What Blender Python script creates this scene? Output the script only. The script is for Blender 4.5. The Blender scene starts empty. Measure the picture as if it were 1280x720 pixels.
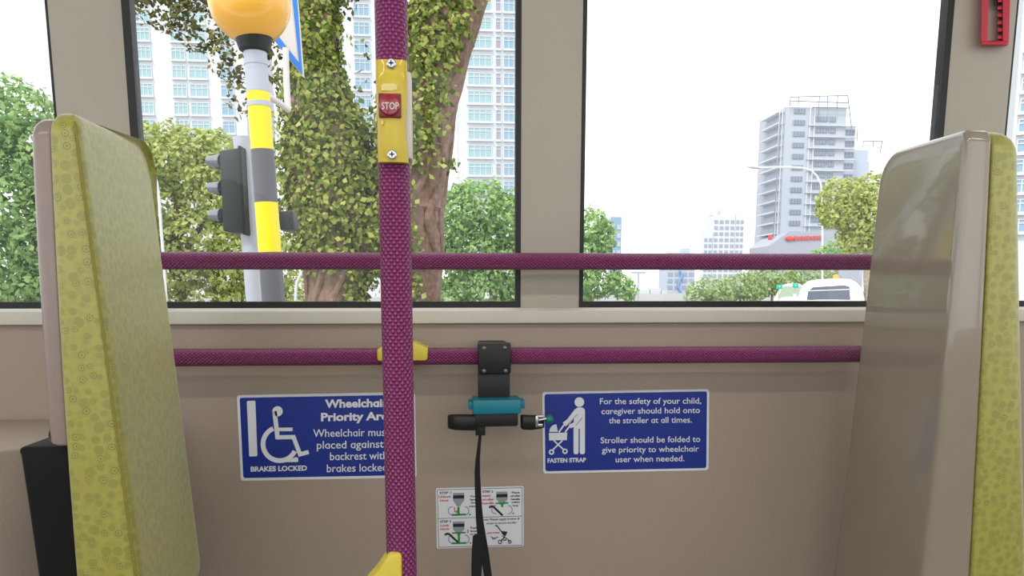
import bpy, bmesh, math, random
import numpy as np
from mathutils import Vector, Matrix
R = math.radians
SC = bpy.context.scene
COL = SC.collection

# ------------------------------------------------------------------ camera, sky, sun, lamps, exposure
CZ, PITCH, YAW, F = 0.95, 7.2, 4.8, 924.0
cam_d = bpy.data.cameras.new('camera'); cam = bpy.data.objects.new('camera', cam_d); COL.objects.link(cam)
cam.location = (0, 0, CZ); cam.rotation_euler = (R(90 - PITCH), 0, R(-YAW))
cam_d.sensor_width = 36; cam_d.lens = 36 * F / 1280; cam_d.shift_y = 120 / 1280
cam_d.clip_start = 0.02; cam_d.clip_end = 3000
SC.camera = cam
SC.view_settings.view_transform = 'Standard'; SC.view_settings.look = 'None'
SC.view_settings.gamma = 1; SC.view_settings.use_curve_mapping = False
SC.view_settings.exposure = 0.0
SC.cycles.use_denoising = True
SC.cycles.max_bounces = 10; SC.cycles.diffuse_bounces = 6; SC.cycles.transparent_max_bounces = 16
SC.cycles.sample_clamp_indirect = 6
W = bpy.data.worlds.new('world'); SC.world = W; W.use_nodes = True
bg = W.node_tree.nodes['Background']; bg.inputs[0].default_value = (0.97, 0.985, 1.0, 1); bg.inputs[1].default_value = 1.9
sun_d = bpy.data.lights.new('sun', 'SUN'); sun_d.energy = 2.4; sun_d.angle = R(12); sun_d.color = (1, .96, .88)
sun = bpy.data.objects.new('sun', sun_d); COL.objects.link(sun)
sun.rotation_euler = Vector((0.45, 0.62, -1.0)).to_track_quat('-Z', 'Y').to_euler()
LAMPS = [(-1.6, -0.3), (0.0, -0.3), (1.6, -0.3)]; LAMP_W = 10.0  # unseen strip lamps added to brighten the bus interior
for lx, ly in LAMPS:
    ld = bpy.data.lights.new('added_ceiling_lamp', 'AREA'); ld.shape = 'RECTANGLE'; ld.size = 1.2; ld.size_y = 0.12
    ld.energy = LAMP_W; ld.color = (1, .95, .88)
    lo = bpy.data.objects.new('added_ceiling_lamp', ld); COL.objects.link(lo); lo.location = (lx, ly, 2.255)

# ------------------------------------------------------------------ helpers
ROT = Matrix.Rotation(R(-YAW), 3, 'Z') @ Matrix.Rotation(R(90 - PITCH), 3, 'X')
EYE = Vector((0, 0, CZ))
def ray(px, py):
    return ROT @ Vector(((px - 640) / F, -(py - 480) / F, -1))
def at(px, py, Y):
    d = ray(px, py); return EYE + d * (Y / d.y)
WTILT = math.tan(R(1.2)); WZ0 = 0.905; WY0 = 1.60
def wy(z): return WY0 - WTILT * (z - WZ0)
def onwin(px, py, off=0.0):
    d = ray(px, py)                       # (Y) = WY0+off - WTILT*(z-WZ0)
    t = (WY0 + off - WTILT * (CZ - WZ0)) / (d.y + WTILT * d.z)
    return EYE + d * t
def lin(c):
    return tuple(((v / 255) / 12.92 if v / 255 <= .04045 else ((v / 255 + .055) / 1.055) ** 2.4) for v in c)

class MB:
    def __init__(s): s.v = []; s.f = []; s.m = []; s.uv = {}
    def add(s, vs, fs, mi=0):
        n = len(s.v); s.v += [Vector(v) for v in vs]
        for f in fs: s.f.append(tuple(i + n for i in f)); s.m.append(mi)
    def box(s, x0, x1, y0, y1, z0, z1, mi=0, bev=0.0, seg=2, xf=None):
        bm = bmesh.new(); bmesh.ops.create_cube(bm, size=1)
        for v in bm.verts:
            v.co = Vector(((x0 + x1) / 2 + v.co.x * (x1 - x0), (y0 + y1) / 2 + v.co.y * (y1 - y0), (z0 + z1) / 2 + v.co.z * (z1 - z0)))
        if bev: bmesh.ops.bevel(bm, geom=bm.edges[:], offset=bev, segments=seg, profile=.5, affect='EDGES')
        s.frombm(bm, mi, xf)
    def frombm(s, bm, mi=0, xf=None):
        bm.verts.index_update()
        vs = [(xf @ v.co if isinstance(xf, Matrix) else xf(v.co)) if xf else v.co.copy() for v in bm.verts]
        s.add(vs, [[v.index for v in f.verts] for f in bm.faces], mi); bm.free()
    def prism(s, pts, d, mi=0, bev=0.0, seg=2):
        """extrude a 3D polygon along vector d"""
        bm = bmesh.new(); d = Vector(d); n = len(pts)
        a = [bm.verts.new(Vector(p)) for p in pts]; b = [bm.verts.new(Vector(p) + d) for p in pts]
        bm.faces.new(a); bm.faces.new(b[::-1])
        for i in range(n): bm.faces.new((a[i], b[i], b[(i + 1) % n], a[(i + 1) % n]))
        bmesh.ops.recalc_face_normals(bm, faces=bm.faces[:])
        if bev: bmesh.ops.bevel(bm, geom=bm.edges[:], offset=bev, segments=seg, profile=.5, affect='EDGES')
        bmesh.ops.recalc_face_normals(bm, faces=bm.faces[:])
        s.frombm(bm, mi)
    def tube(s, pts, r, n=12, mi=0, cap=True, uv=False):
        pts = [Vector(p) for p in pts]; rs = r if hasattr(r, '__len__') else [r] * len(pts)
        base = len(s.v); up = None; L = 0
        for i, p in enumerate(pts):
            t = (pts[min(i + 1, len(pts) - 1)] - pts[max(i - 1, 0)]).normalized()
            if up is None: up = t.orthogonal().normalized()
            up = (up - t * up.dot(t)).normalized(); w = t.cross(up)
            for k in range(n):
                a = 2 * math.pi * k / n
                s.v.append(p + (up * math.cos(a) + w * math.sin(a)) * rs[i])
        for i in range(len(pts) - 1):
            d = (pts[i + 1] - pts[i]).length
            for k in range(n):
                k2 = (k + 1) % n
                if uv:
                    c = 2 * math.pi * rs[i] / n
                    s.uv[len(s.f)] = ((k * c, L), ((k + 1) * c, L), ((k + 1) * c, L + d), (k * c, L + d))
                s.f.append((base + i * n + k, base + i * n + k2, base + (i + 1) * n + k2, base + (i + 1) * n + k)); s.m.append(mi)
            L += d
        if cap:
            s.f.append(tuple(base + k for k in range(n))[::-1]); s.m.append(mi)
            s.f.append(tuple(base + (len(pts) - 1) * n + k for k in range(n))); s.m.append(mi)
    def lathe(s, prof, c, n=24, mi=0, axis='Z'):
        """prof list of (r, h) about axis through c"""
        c = Vector(c); base = len(s.v)
        for r, h in prof:
            for k in range(n):
                a = 2 * math.pi * k / n; x, y = r * math.cos(a), r * math.sin(a)
                s.v.append(c + (Vector((x, y, h)) if axis == 'Z' else Vector((x, h, y)) if axis == 'Y' else Vector((h, x, y))))
        for i in range(len(prof) - 1):
            for k in range(n):
                s.f.append((base + i * n + k, base + i * n + (k + 1) % n, base + (i + 1) * n + (k + 1) % n, base + (i + 1) * n + k)); s.m.append(mi)
        s.f.append(tuple(base + k for k in range(n))[::-1]); s.m.append(mi)
        s.f.append(tuple(base + (len(prof) - 1) * n + k for k in range(n))); s.m.append(mi)
    def ball(s, c, rad, mi=0, n=20, m=12):
        c = Vector(c); r = rad if hasattr(rad, '__len__') else (rad,) * 3
        prof = [(math.sin(math.pi * (i + .02) / (m + .04)), -math.cos(math.pi * (i + .02) / (m + .04))) for i in range(m + 1)]
        base = len(s.v); s.lathe(prof, (0, 0, 0), n, mi)
        for i in range(base, len(s.v)):
            v = s.v[i]; s.v[i] = c + Vector((v.x * r[0], v.y * r[1], v.z * r[2]))
    def build(s, name, mat, parent=None, smooth=True, ang=35, label=None, fixn=True):
        me = bpy.data.meshes.new(name); o0 = Vector((0, 0, 0)); p = parent
        while p: o0 = o0 + p.location; p = p.parent
        me.from_pydata([tuple(v - o0) for v in s.v], [], s.f)
        for m in (mat if isinstance(mat, (list, tuple)) else [mat]): me.materials.append(m)
        me.polygons.foreach_set('material_index', s.m)
        if s.uv:
            ul = me.uv_layers.new(name='UVMap')
            for fi, uvs in s.uv.items():
                for li, u in zip(me.polygons[fi].loop_indices, uvs): ul.data[li].uv = u
        if fixn:
            bm = bmesh.new(); bm.from_mesh(me); bmesh.ops.recalc_face_normals(bm, faces=bm.faces[:]); bm.to_mesh(me); bm.free()
        if smooth:
            me.shade_smooth(); me.set_sharp_from_angle(angle=R(ang))
        me.update()
        o = bpy.data.objects.new(name, me); COL.objects.link(o)
        if parent: o.parent = parent
        if label: o['label'] = label
        return o
def thing(name, label, cat, loc, group=None):
    o = bpy.data.objects.new(name, None); COL.objects.link(o); o.empty_display_size = .05; o.location = loc
    return tag(o, label, cat, group)
def tag(o, label, cat, group=None):
    o['label'] = label; o['category'] = cat
    if group: o['group'] = group
    return o
def struct(o): o['kind'] = 'structure'; return o
def copy_part(o, parent, off):
    c = o.copy(); COL.objects.link(c); c.parent = parent; c.location = o.location + Vector(off)
    for ch in o.children:
        d = ch.copy(); COL.objects.link(d); d.parent = c
    return c

# ------------------------------------------------------------------ materials
def mat(name, col, rough=.6, metal=0, spec=.5, coat=0, sheen=0, emit=None):
    m = bpy.data.materials.new(name); m.use_nodes = True; b = m.node_tree.nodes['Principled BSDF']
    b.inputs['Base Color'].default_value = (*lin(col), 1); b.inputs['Roughness'].default_value = rough
    b.inputs['Metallic'].default_value = metal; b.inputs['Specular IOR Level'].default_value = spec
    b.inputs['Coat Weight'].default_value = coat; b.inputs['Sheen Weight'].default_value = sheen
    if emit: b.inputs['Emission Color'].default_value = (*lin(emit[0]), 1); b.inputs['Emission Strength'].default_value = emit[1]
    return m
class NT:
    def __init__(s, m): s.t = m.node_tree; s.b = s.t.nodes.get('Principled BSDF'); s.out = s.t.nodes['Material Output']
    def n(s, typ, ins={}, **kw):
        x = s.t.nodes.new(typ)
        for k, v in kw.items(): setattr(x, k, v)
        for k, v in ins.items():
            if isinstance(v, bpy.types.NodeSocket): s.t.links.new(v, x.inputs[k])
            else: x.inputs[k].default_value = v
        return x
    def math(s, op, a, b=0.0, c=0.0):
        return s.n('ShaderNodeMath', {0: a, 1: b, 2: c}, operation=op).outputs[0]
    def mix(s, f, a, b):
        x = s.n('ShaderNodeMix', data_type='RGBA')
        for k, v in ((0, f), (6, a), (7, b)):
            if isinstance(v, bpy.types.NodeSocket): s.t.links.new(v, x.inputs[k])
            else: x.inputs[k].default_value = (*v, 1) if k else v
        return x.outputs[2]
    def link(s, a, b): s.t.links.new(a, b)
    def bump(s, h, strength, dist):
        s.link(s.n('ShaderNodeBump', {'Height': h, 'Strength': strength, 'Distance': dist}).outputs[0], s.b.inputs['Normal'])
def speckled(name, col, rough, var=.08, scale=300, bump=.15, dist=.0006, spec=.5, coat=0):
    m = mat(name, col, rough, spec=spec, coat=coat); t = NT(m); tc = t.n('ShaderNodeTexCoord').outputs['Object']
    n1 = t.n('ShaderNodeTexNoise', {'Vector': tc, 'Scale': scale, 'Detail': 2.0}).outputs[0]
    n2 = t.n('ShaderNodeTexNoise', {'Vector': tc, 'Scale': 3.0, 'Detail': 3.0}).outputs[0]
    f = t.math('ADD', t.math('MULTIPLY', n1, .6), t.math('MULTIPLY', n2, .4)); c = lin(col)
    f = t.n('ShaderNodeMapRange', {0: f, 1: .35, 2: .65}).outputs[0]
    t.link(t.mix(f, tuple(v * (1 - var) for v in c), tuple(v * (1 + var) for v in c)), t.b.inputs['Base Color'])
    if bump: t.bump(n1, bump, dist)
    return m
M = {}
M['panel'] = speckled('beige_textured_panel', (167, 152, 138), .55)
M['pillar'] = speckled('beige_pillar', (177, 171, 159), .6, .05, 400, .1)
M['sill'] = speckled('pale_sill', (203, 199, 188), .5, .04, 300, .05)
M['shell'] = speckled('beige_gloss_plastic', (146, 136, 121), .16, .03, 14, .05, .004, .7, .6)
M['mauve'] = speckled('mauve_beige_plastic', (148, 132, 126), .25, .03, 60, .02, .002)
M['black'] = mat('black_plastic', (15, 17, 20), .5)
M['pedestal'] = mat('matt_black_pedestal', (9, 9, 11), .7, spec=.3)
M['darksteel'] = mat('dark_steel', (110, 112, 116), .4, 1)
M['rubber'] = mat('black_gasket_rubber', (14, 15, 18), .5)
M['webbing'] = speckled('black_webbing', (16, 16, 18), .8, .3, 900, .3)
M['teal'] = mat('teal_plastic', (10, 122, 142), .4)
M['green'] = mat('green_knob', (20, 120, 105), .25)
M['steel'] = mat('bright_steel', (205, 208, 212), .25, 1)
M['yellow'] = mat('yellow_plastic', (216, 196, 70), .4)
M['stopyellow'] = mat('mustard_yellow_plastic', (200, 176, 34), .35, coat=.3)
M['pale'] = mat('pale_grey_plastic', (215, 208, 205), .45)
M['red'] = mat('red_plastic', (190, 28, 52), .4)
M['darkred'] = mat('dark_red_plastic', (120, 12, 30), .3)
M['button'] = mat('red_button', (146, 26, 44), .2, coat=.5)
M['blue'] = mat('sign_blue', (14, 44, 142), .45)
M['white'] = mat('sign_white', (226, 230, 236), .5)
M['ink'] = mat('black_ink', (25, 28, 40), .6)
M['redink'] = mat('red_ink', (190, 40, 60), .6)
M['greenink'] = mat('green_ink', (25, 140, 60), .6)
M['greyink'] = mat('grey_ink', (150, 155, 162), .6)
M['blueink'] = mat('blue_ink', (70, 80, 160), .6)
M['floor'] = speckled('grey_vinyl_floor', (110, 108, 106), .6, .2, 200)
M['ceil'] = mat('off_white_ceiling', (205, 200, 190), .6)

def grip():
    m = mat('magenta_grip_coating', (132, 40, 100), .34); t = NT(m)
    uv = t.n('ShaderNodeSeparateXYZ', {0: t.n('ShaderNodeUVMap').outputs[0]})
    k = math.pi / .0078; c = 2 * math.pi * .0175
    ka = 2 * math.pi * 8 / c
    a = t.math('ADD', t.math('MULTIPLY', uv.outputs[0], ka), t.math('MULTIPLY', uv.outputs[1], k))
    b = t.math('SUBTRACT', t.math('MULTIPLY', uv.outputs[0], ka), t.math('MULTIPLY', uv.outputs[1], k))
    h = t.math('MULTIPLY', t.math('ABSOLUTE', t.math('SINE', a)), t.math('ABSOLUTE', t.math('SINE', b)))
    c0 = lin((132, 40, 100)); c_glint = lin((178, 92, 148))
    pk = t.n('ShaderNodeMapRange', {0: h, 1: .55, 2: .95}).outputs[0]
    gr = t.mix(t.n('ShaderNodeMapRange', {0: h, 1: .0, 2: .3}).outputs[0], tuple(v * .6 for v in c0), c0)
    t.link(t.mix(t.math('MULTIPLY', pk, .6), gr, c_glint), t.b.inputs['Base Color'])  # glints on the raised grip pattern painted into the colour
    t.bump(h, 1.0, .0022)
    return m
M['grip'] = grip()

def fabric():
    m = mat('yellow_green_circle_fabric', (176, 172, 62), .45, sheen=.7); t = NT(m)
    t.b.inputs['Sheen Roughness'].default_value = .35
    t.b.inputs['Sheen Tint'].default_value = (.9, .88, .8, 1)
    uv = t.n('ShaderNodeUVMap').outputs[0]
    base, dark = lin((163, 160, 66)), lin((108, 112, 42))
    col = None; tot = None
    for i, (sc, off) in enumerate(((62, 0), (78, 3.7))):
        mp = t.n('ShaderNodeMapping', {'Vector': uv, 'Location': (off, off * 1.7, 0), 'Scale': (sc, sc, 1)}).outputs[0]
        v = t.n('ShaderNodeTexVoronoi', {'Vector': mp, 'Scale': 1.0, 'Randomness': .75}, voronoi_dimensions='2D')
        d = v.outputs['Distance']; rnd = t.n('ShaderNodeSeparateColor', {0: v.outputs['Color']})
        rad = t.n('ShaderNodeMapRange', {0: rnd.outputs[0], 3: .28, 4: .5}).outputs[0]
        x = t.math('DIVIDE', d, rad)
        disc = t.math('LESS_THAN', x, 1.0)
        ring = t.math('GREATER_THAN', t.math('SINE', t.math('MULTIPLY', x, 13.5)), .15)
        isring = t.math('GREATER_THAN', rnd.outputs[1], .38)
        shape = t.math('MULTIPLY', disc, t.math('ADD', t.math('MULTIPLY', isring, t.math('MULTIPLY', ring, .95)), t.math('MULTIPLY', t.math('SUBTRACT', 1.0, isring), .55)))
        if i: shape = t.math('MULTIPLY', shape, .4)
        tot = shape if tot is None else t.math('MAXIMUM', tot, shape)
    wv = t.n('ShaderNodeTexNoise', {'Vector': t.n('ShaderNodeMapping', {'Vector': uv, 'Scale': (900, 450, 1)}).outputs[0], 'Scale': 1.0, 'Detail': 1.0}).outputs[0]
    c = t.mix(t.math('MULTIPLY', tot, .85), base, dark)
    mott = t.n('ShaderNodeTexNoise', {'Vector': uv, 'Scale': 14.0}).outputs[0]
    c = t.mix(t.n('ShaderNodeMapRange', {0: mott, 1: .4, 2: .75, 3: 0.0, 4: .35}).outputs[0], c, lin((152, 147, 60)))
    t.link(c, t.b.inputs['Base Color']); t.bump(wv, .2, .0005)
    return m
M['fabric'] = fabric()
M['fabric'].node_tree.nodes['Principled BSDF'].inputs['Specular IOR Level'].default_value = 1.0
M['piping'] = mat('olive_piping', (138, 130, 56), .8)

def glass(name='window_glass', tint=(.955, .965, .965)):
    m = bpy.data.materials.new(name); m.use_nodes = True; nt = m.node_tree; nt.nodes.clear()
    o = nt.nodes.new('ShaderNodeOutputMaterial'); mx = nt.nodes.new('ShaderNodeMixShader')
    tr = nt.nodes.new('ShaderNodeBsdfTransparent'); gl = nt.nodes.new('ShaderNodeBsdfGlossy'); fr = nt.nodes.new('ShaderNodeFresnel')
    tr.inputs[0].default_value = (*tint, 1); gl.inputs['Roughness'].default_value = .0; fr.inputs['IOR'].default_value = 1.33
    ge = nt.nodes.new('ShaderNodeNewGeometry'); om = nt.nodes.new('ShaderNodeMath'); om.operation = 'SUBTRACT'; om.inputs[0].default_value = 1; nt.links.new(ge.outputs['Backfacing'], om.inputs[1])
    mu = nt.nodes.new('ShaderNodeMath'); mu.operation = 'MULTIPLY'; nt.links.new(fr.outputs[0], mu.inputs[0]); nt.links.new(om.outputs[0], mu.inputs[1])
    nt.links.new(mu.outputs[0], mx.inputs[0]); nt.links.new(tr.outputs[0], mx.inputs[1]); nt.links.new(gl.outputs[0], mx.inputs[2])
    nt.links.new(mx.outputs[0], o.inputs[0]); return m
M['glass'] = glass()

def leafmat(name, cols, trans=.35):
    m = bpy.data.materials.new(name); m.use_nodes = True; t = NT(m); t.t.nodes.remove(t.b)
    g = t.n('ShaderNodeNewGeometry').outputs['Random Per Island']
    cr = t.n('ShaderNodeValToRGB', {0: g}); e = cr.color_ramp.elements
    while len(e) < len(cols): e.new(.5)
    for i, c in enumerate(cols): e[i].position = i / (len(cols) - 1); e[i].color = (*lin(c), 1)
    d = t.n('ShaderNodeBsdfDiffuse', {0: cr.outputs[0]}); tl = t.n('ShaderNodeBsdfTranslucent', {0: cr.outputs[0]})
    t.link(t.n('ShaderNodeMixShader', {0: trans, 1: d.outputs[0], 2: tl.outputs[0]}).outputs[0], t.out.inputs[0]); return m
M['ivy'] = leafmat('ivy_leaves', [(66, 84, 42), (112, 130, 66), (150, 162, 86), (190, 196, 116), (130, 138, 72)])
M['ivydark'] = leafmat('dark_hanging_leaves', [(58, 62, 42), (92, 94, 62), (118, 116, 72), (150, 144, 88)])
M['leafyel'] = leafmat('yellow_green_leaves', [(132, 148, 86), (176, 188, 112), (208, 210, 138), (160, 176, 98)])
M['leafmid'] = leafmat('mid_green_leaves', [(106, 144, 92), (146, 180, 118), (178, 206, 134), (128, 164, 104)])
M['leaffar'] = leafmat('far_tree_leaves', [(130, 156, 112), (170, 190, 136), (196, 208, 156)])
M['bark'] = speckled('tree_bark', (150, 138, 122), .9, .35, 14, .6, .03)
M['barkred'] = speckled('brown_bark', (124, 100, 86), .9, .35, 14, .6, .03)
# ------------------------------------------------------------------ the bus shell
WALLY = 1.57
XL, XR, YB, ZC = -3.6, 3.6, -0.95, 2.3
b = MB(); b.box(XL, XR, YB - .05, WALLY + .1, -.06, 0); struct(b.build('floor', M['floor'], smooth=False))
b = MB(); b.box(XL, XR, YB - .05, WALLY + .1, ZC, ZC + .05); struct(b.build('ceiling', M['ceil'], smooth=False))
b = MB(); b.box(XL, XR, WALLY, WALLY + .05, 0, at(640, 400, WALLY).z); struct(b.build('wall_far', M['panel'], smooth=False))
# wall behind the camera with a band of window openings, and the two ends
b = MB(); b.box(XL, XR, YB - .05, YB, 0, .78); b.box(XL, XR, YB - .05, YB, 2.0, ZC)
for x in (-3.5, -1.9, -.3, 1.3, 2.9): b.box(x - .06, x + .06, YB - .05, YB, .78, 2.0)
struct(b.build('wall_near', M['pillar'], smooth=False))
for nm, x in (('wall_left', XL), ('wall_right', XR)):
    b = MB(); b.box(x - .03, x + .03, YB, WALLY + .05, 0, .62); b.box(x - .03, x + .03, YB, WALLY + .05, 2.12, ZC)
    struct(b.build(nm, M['pillar'], smooth=False))
# upper strip above the windows
b = MB(); z1 = 1.86
b.prism([(XL, wy(z1), z1), (XL, wy(z1) + .06, z1), (XL, 1.62, ZC), (XL, 1.48, ZC)], (XR - XL, 0, 0)); struct(b.build('trim_1', M['pillar'], smooth=False))
# pale window sill
ztop = at(640, 385, 1.57).z; zbot = at(640, 404, 1.553).z
b = MB(); b.prism([(XL, 1.553, zbot), (XL, 1.66, zbot), (XL, 1.66, ztop), (XL, 1.572, ztop), (XL, 1.556, ztop - .006)], (XR - XL, 0, 0), bev=.002)
struct(b.build('trim_2', M['sill']))
# pillars between the panes: each leans inwards with the glass
def pillar(name, pl, pr, py=100):
    xa, xb = onwin(pl, py).x, onwin(pr, py).x; za, zb = ztop - .02, z1 + .01; e = .007
    m = MB()
    prof = [(xa, .045), (xa, e * .6), (xa + e * 1.6, 0), (xb - e * 1.6, 0), (xb, e * .6), (xb, .045)]
    lo = [Vector((x, wy(za) + d, za)) for x, d in prof]; hi = [Vector((x, wy(zb) + d, zb)) for x, d in prof]; n = len(prof)
    m.add(lo + hi, [tuple(range(n))[::-1], tuple(range(n, 2 * n))] + [(i, (i + 1) % n, n + (i + 1) % n, n + i) for i in range(n)])
    struct(m.build(name, M['pillar'], ang=25)); return xa, xb
pL = pillar('trim_3', 66, 157); pC = pillar('trim_4', 652, 728); pR = pillar('trim_5', 1187, 1264)
# windows: glass pane in a black rubber gasket
def window(i, xa, xb, gl=.0145, gr=.0145):
    m = MB(); za, zb = ztop, z1 - .02; gb, d0, d1 = .0135, .004, .03
    def bar(x0, x1, z0, z1_):
        vs = []
        for z in (z0, z1_):
            for x in (x0, x1):
                for d in (d0, d1): vs.append((x, wy(z) + d, z))
        m.add(vs, [(0, 1, 3, 2), (4, 6, 7, 5), (0, 2, 6, 4), (1, 5, 7, 3), (0, 4, 5, 1), (2, 3, 7, 6)])
    bar(xa, xa + gl, za, zb); bar(xb - gr, xb, za, zb); bar(xa + gl, xb - gr, za, za + gb); bar(xa + gl, xb - gr, zb - gb, zb)
    w = struct(m.build('window_%d' % i, M['rubber'], smooth=False))
    p = MB(); vs = []
    for z in (za + gb, zb - gb):
        for x in (xa + gl, xb - gr):
            for d in (.009, .014): vs.append((x, wy(z) + d, z))
    p.add(vs, [(0, 1, 3, 2), (4, 6, 7, 5), (0, 2, 6, 4), (1, 5, 7, 3), (0, 4, 5, 1), (2, 3, 7, 6)])
    p.build('pane', M['glass'], w, smooth=False)
window(1, -2.6, pL[0], .0145, .005); window(2, pL[1], pC[0], .016, .0115); window(3, pC[1], pR[0], .009, .015); window(4, pR[1], 2.9, .004, .0145)
# wheel-arch casing at the left, behind the seat
m = MB(); zc = at(20, 561, 1.27).z
xe = at(60, 540, 1.3).x
m.prism([(XL, 1.19, .005), (-.82, 1.205, .005), (xe + .03, 1.31, .005), (xe + .03, 1.565, .005), (XL, 1.565, .005)], (0, 0, zc - .005), bev=.004)
struct(m.build('trim_6', M['panel'], ang=20))
b = MB(); b.box(XL, XR, 1.556, WALLY, .005, .10, bev=.004); 
struct(b.build('baseboard_far', M['black']))
for lx, ly in LAMPS:                     # housings made up around the added, unseen ceiling lamps
    b = MB(); b.box(lx - .66, lx + .66, ly - .1, ly - .064, 2.245, ZC); b.box(lx - .66, lx + .66, ly + .064, ly + .1, 2.245, ZC)
    b.box(lx - .66, lx - .61, ly - .064, ly + .064, 2.245, ZC); b.box(lx + .61, lx + .66, ly - .064, ly + .064, 2.245, ZC)
    tag(b.build('added_lamp_housing', M['ceil'], smooth=False), 'white housing of an added ceiling lamp, out of view in the bus roof', 'light', 'added ceiling lamps')

# ------------------------------------------------------------------ seat backs
def poly_at(pts, Y):
    """pixel points of an edge at depth Y -> function X(z)"""
    q = sorted([(p.z, p.x) for p in (at(x, y, Y) for x, y in pts)]); zs = [a for a, _ in q]; xs = [a for _, a in q]
    def f(z):
        if z <= zs[0]: i = 0
        elif z >= zs[-1]: i = len(zs) - 2
        else: i = max(k for k in range(len(zs) - 1) if zs[k] <= z)
        return xs[i] + (xs[i + 1] - xs[i]) * (z - zs[i]) / (zs[i + 1] - zs[i])
    c = np.polyfit(zs, xs, 2) if len(zs) > 3 else None
    if c is not None: return lambda z: float(np.polyval(c, min(max(z, zs[0] - .25), zs[-1] + .05)))
    return f
def rounded(corners, rad, n=8):
    """outline in (Y, Z) with a radius per corner"""
    out = []; k = len(corners)
    for i in range(k):
        p = Vector(corners[i]); a = (Vector(corners[i - 1]) - p).normalized(); c = (Vector(corners[(i + 1) % k]) - p).normalized()
        ang = a.angle(c); r = rad[i]; t = r / math.tan(ang / 2); cen = p + (a + c).normalized() * (r / math.sin(ang / 2))
        s, e = p + a * t - cen, p + c * t - cen
        tot = s.angle_signed(e)
        for j in range(n + 1):
            th = -tot * j / n
            out.append(cen + Vector((s.x * math.cos(th) - s.y * math.sin(th), s.x * math.sin(th) + s.y * math.cos(th))))
    # resample the straight runs
    res = []
    for i in range(len(out)):
        p, q = out[i], out[(i + 1) % len(out)]; L = (q - p).length; n2 = max(1, int(L / .04))
        for j in range(n2): res.append(p + (q - p) * j / n2)
    return res
def slab(mb, outline, Xa, Xb, ra, rb, boxuv=True, seg=5):
    """body between the surfaces X=Xa(Y,Z) and X=Xb(Y,Z) inside an outline, its rims rounded by ra and rb"""
    c = sum((p for p in outline), Vector((0, 0))) / len(outline); n = len(outline)
    nrm = []
    for i in range(n):
        t = (outline[(i + 1) % n] - outline[i - 1]).normalized(); q = Vector((t.y, -t.x))
        if q.dot(outline[i] - c) < 0: q = -q
        nrm.append(q)
    rings = []
    for s in (.08, .3, .5, .7, .85, .95): rings.append([(c + (p - nrm[i] * ra - c) * s, 'a', 0) for i, p in enumerate(outline)])
    for k in range(seg + 1):
        th = math.pi / 2 * k / seg
        rings.append([(p - nrm[i] * ra * (1 - math.sin(th)), 'a', ra * (1 - math.cos(th))) for i, p in enumerate(outline)])
    for k in range(seg + 1):
        th = math.pi / 2 * (1 - k / seg)
        rings.append([(p - nrm[i] * rb * (1 - math.sin(th)), 'b', rb * (1 - math.cos(th))) for i, p in enumerate(outline)])
    for s in (.95, .85, .7, .5, .3, .08): rings.append([(c + (p - nrm[i] * rb - c) * s, 'b', 0) for i, p in enumerate(outline)])
    base = len(mb.v)
    for rg in rings:
        for p, side, ins in rg:
            A, B = Xa(p.x, p.y), Xb(p.x, p.y); sg = 1 if B > A else -1
            mb.v.append(Vector((A + sg * ins if side == 'a' else B - sg * ins, p.x, p.y)))
    def face(idx):
        if boxuv:
            q = [mb.v[i] for i in idx]; nn = (q[1] - q[0]).cross(q[2] - q[0])
            if nn.length < 1e-12: nn = (q[2] - q[0]).cross(q[3 % len(q)] - q[0])
            if abs(nn.x) > abs(nn.y) * .8: mb.uv[len(mb.f)] = [(v.y, v.z) for v in q]
            else: mb.uv[len(mb.f)] = [(v.x + 5, v.z) for v in q]
        mb.f.append(tuple(idx)); mb.m.append(0)
    for r in range(len(rings) - 1):
        for i in range(n):
            j = (i + 1) % n
            face([base + r * n + i, base + r * n + j, base + (r + 1) * n + j, base + (r + 1) * n + i])
    face([base + i for i in range(n)][::-1]); face([base + (len(rings) - 1) * n + i for i in range(n)])
def bil(fn, Yn, ff, Yf):
    return lambda y, z: fn(z) + (ff(z) - fn(z)) * (y - Yn) / (Yf - Yn)

# left seat back: cushion faces the bay, its thick side faces the camera
Yn, Yf = 1.06, 1.40
seam = poly_at([(95, 145), (115, 280), (122, 345), (132, 410), (150, 550), (172, 710)], Yn)
far = poly_at([(188, 200), (205, 330), (222, 460), (240, 600), (253, 705)], Yf)
back = poly_at([(58, 150), (64, 300), (72, 430), (80, 558), (92, 718)], Yn)
zt_n, zt_f = at(80, 137, Yn).z, at(185, 181, Yf).z
zb_n, zb_f = at(150, 775, Yn).z, at(250, 722, Yf).z
seatL = thing('seat_back', 'tall yellow-green patterned seat back with mauve plastic shell at the left of the bay', 'seat', (back(.9), 1.25, 0))
out = rounded([(Yn, zb_n), (Yn, zt_n), (Yf, zt_f), (Yf, zb_f)], [.03, .035, .06, .035])
Xfront = bil(seam, Yn, far, Yf); Xback = lambda y, z: back(z)
m = MB(); slab(m, out, Xfront, Xback, .017, .012); cu = m.build('cushion', M['fabric'], seatL, ang=60)
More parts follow.
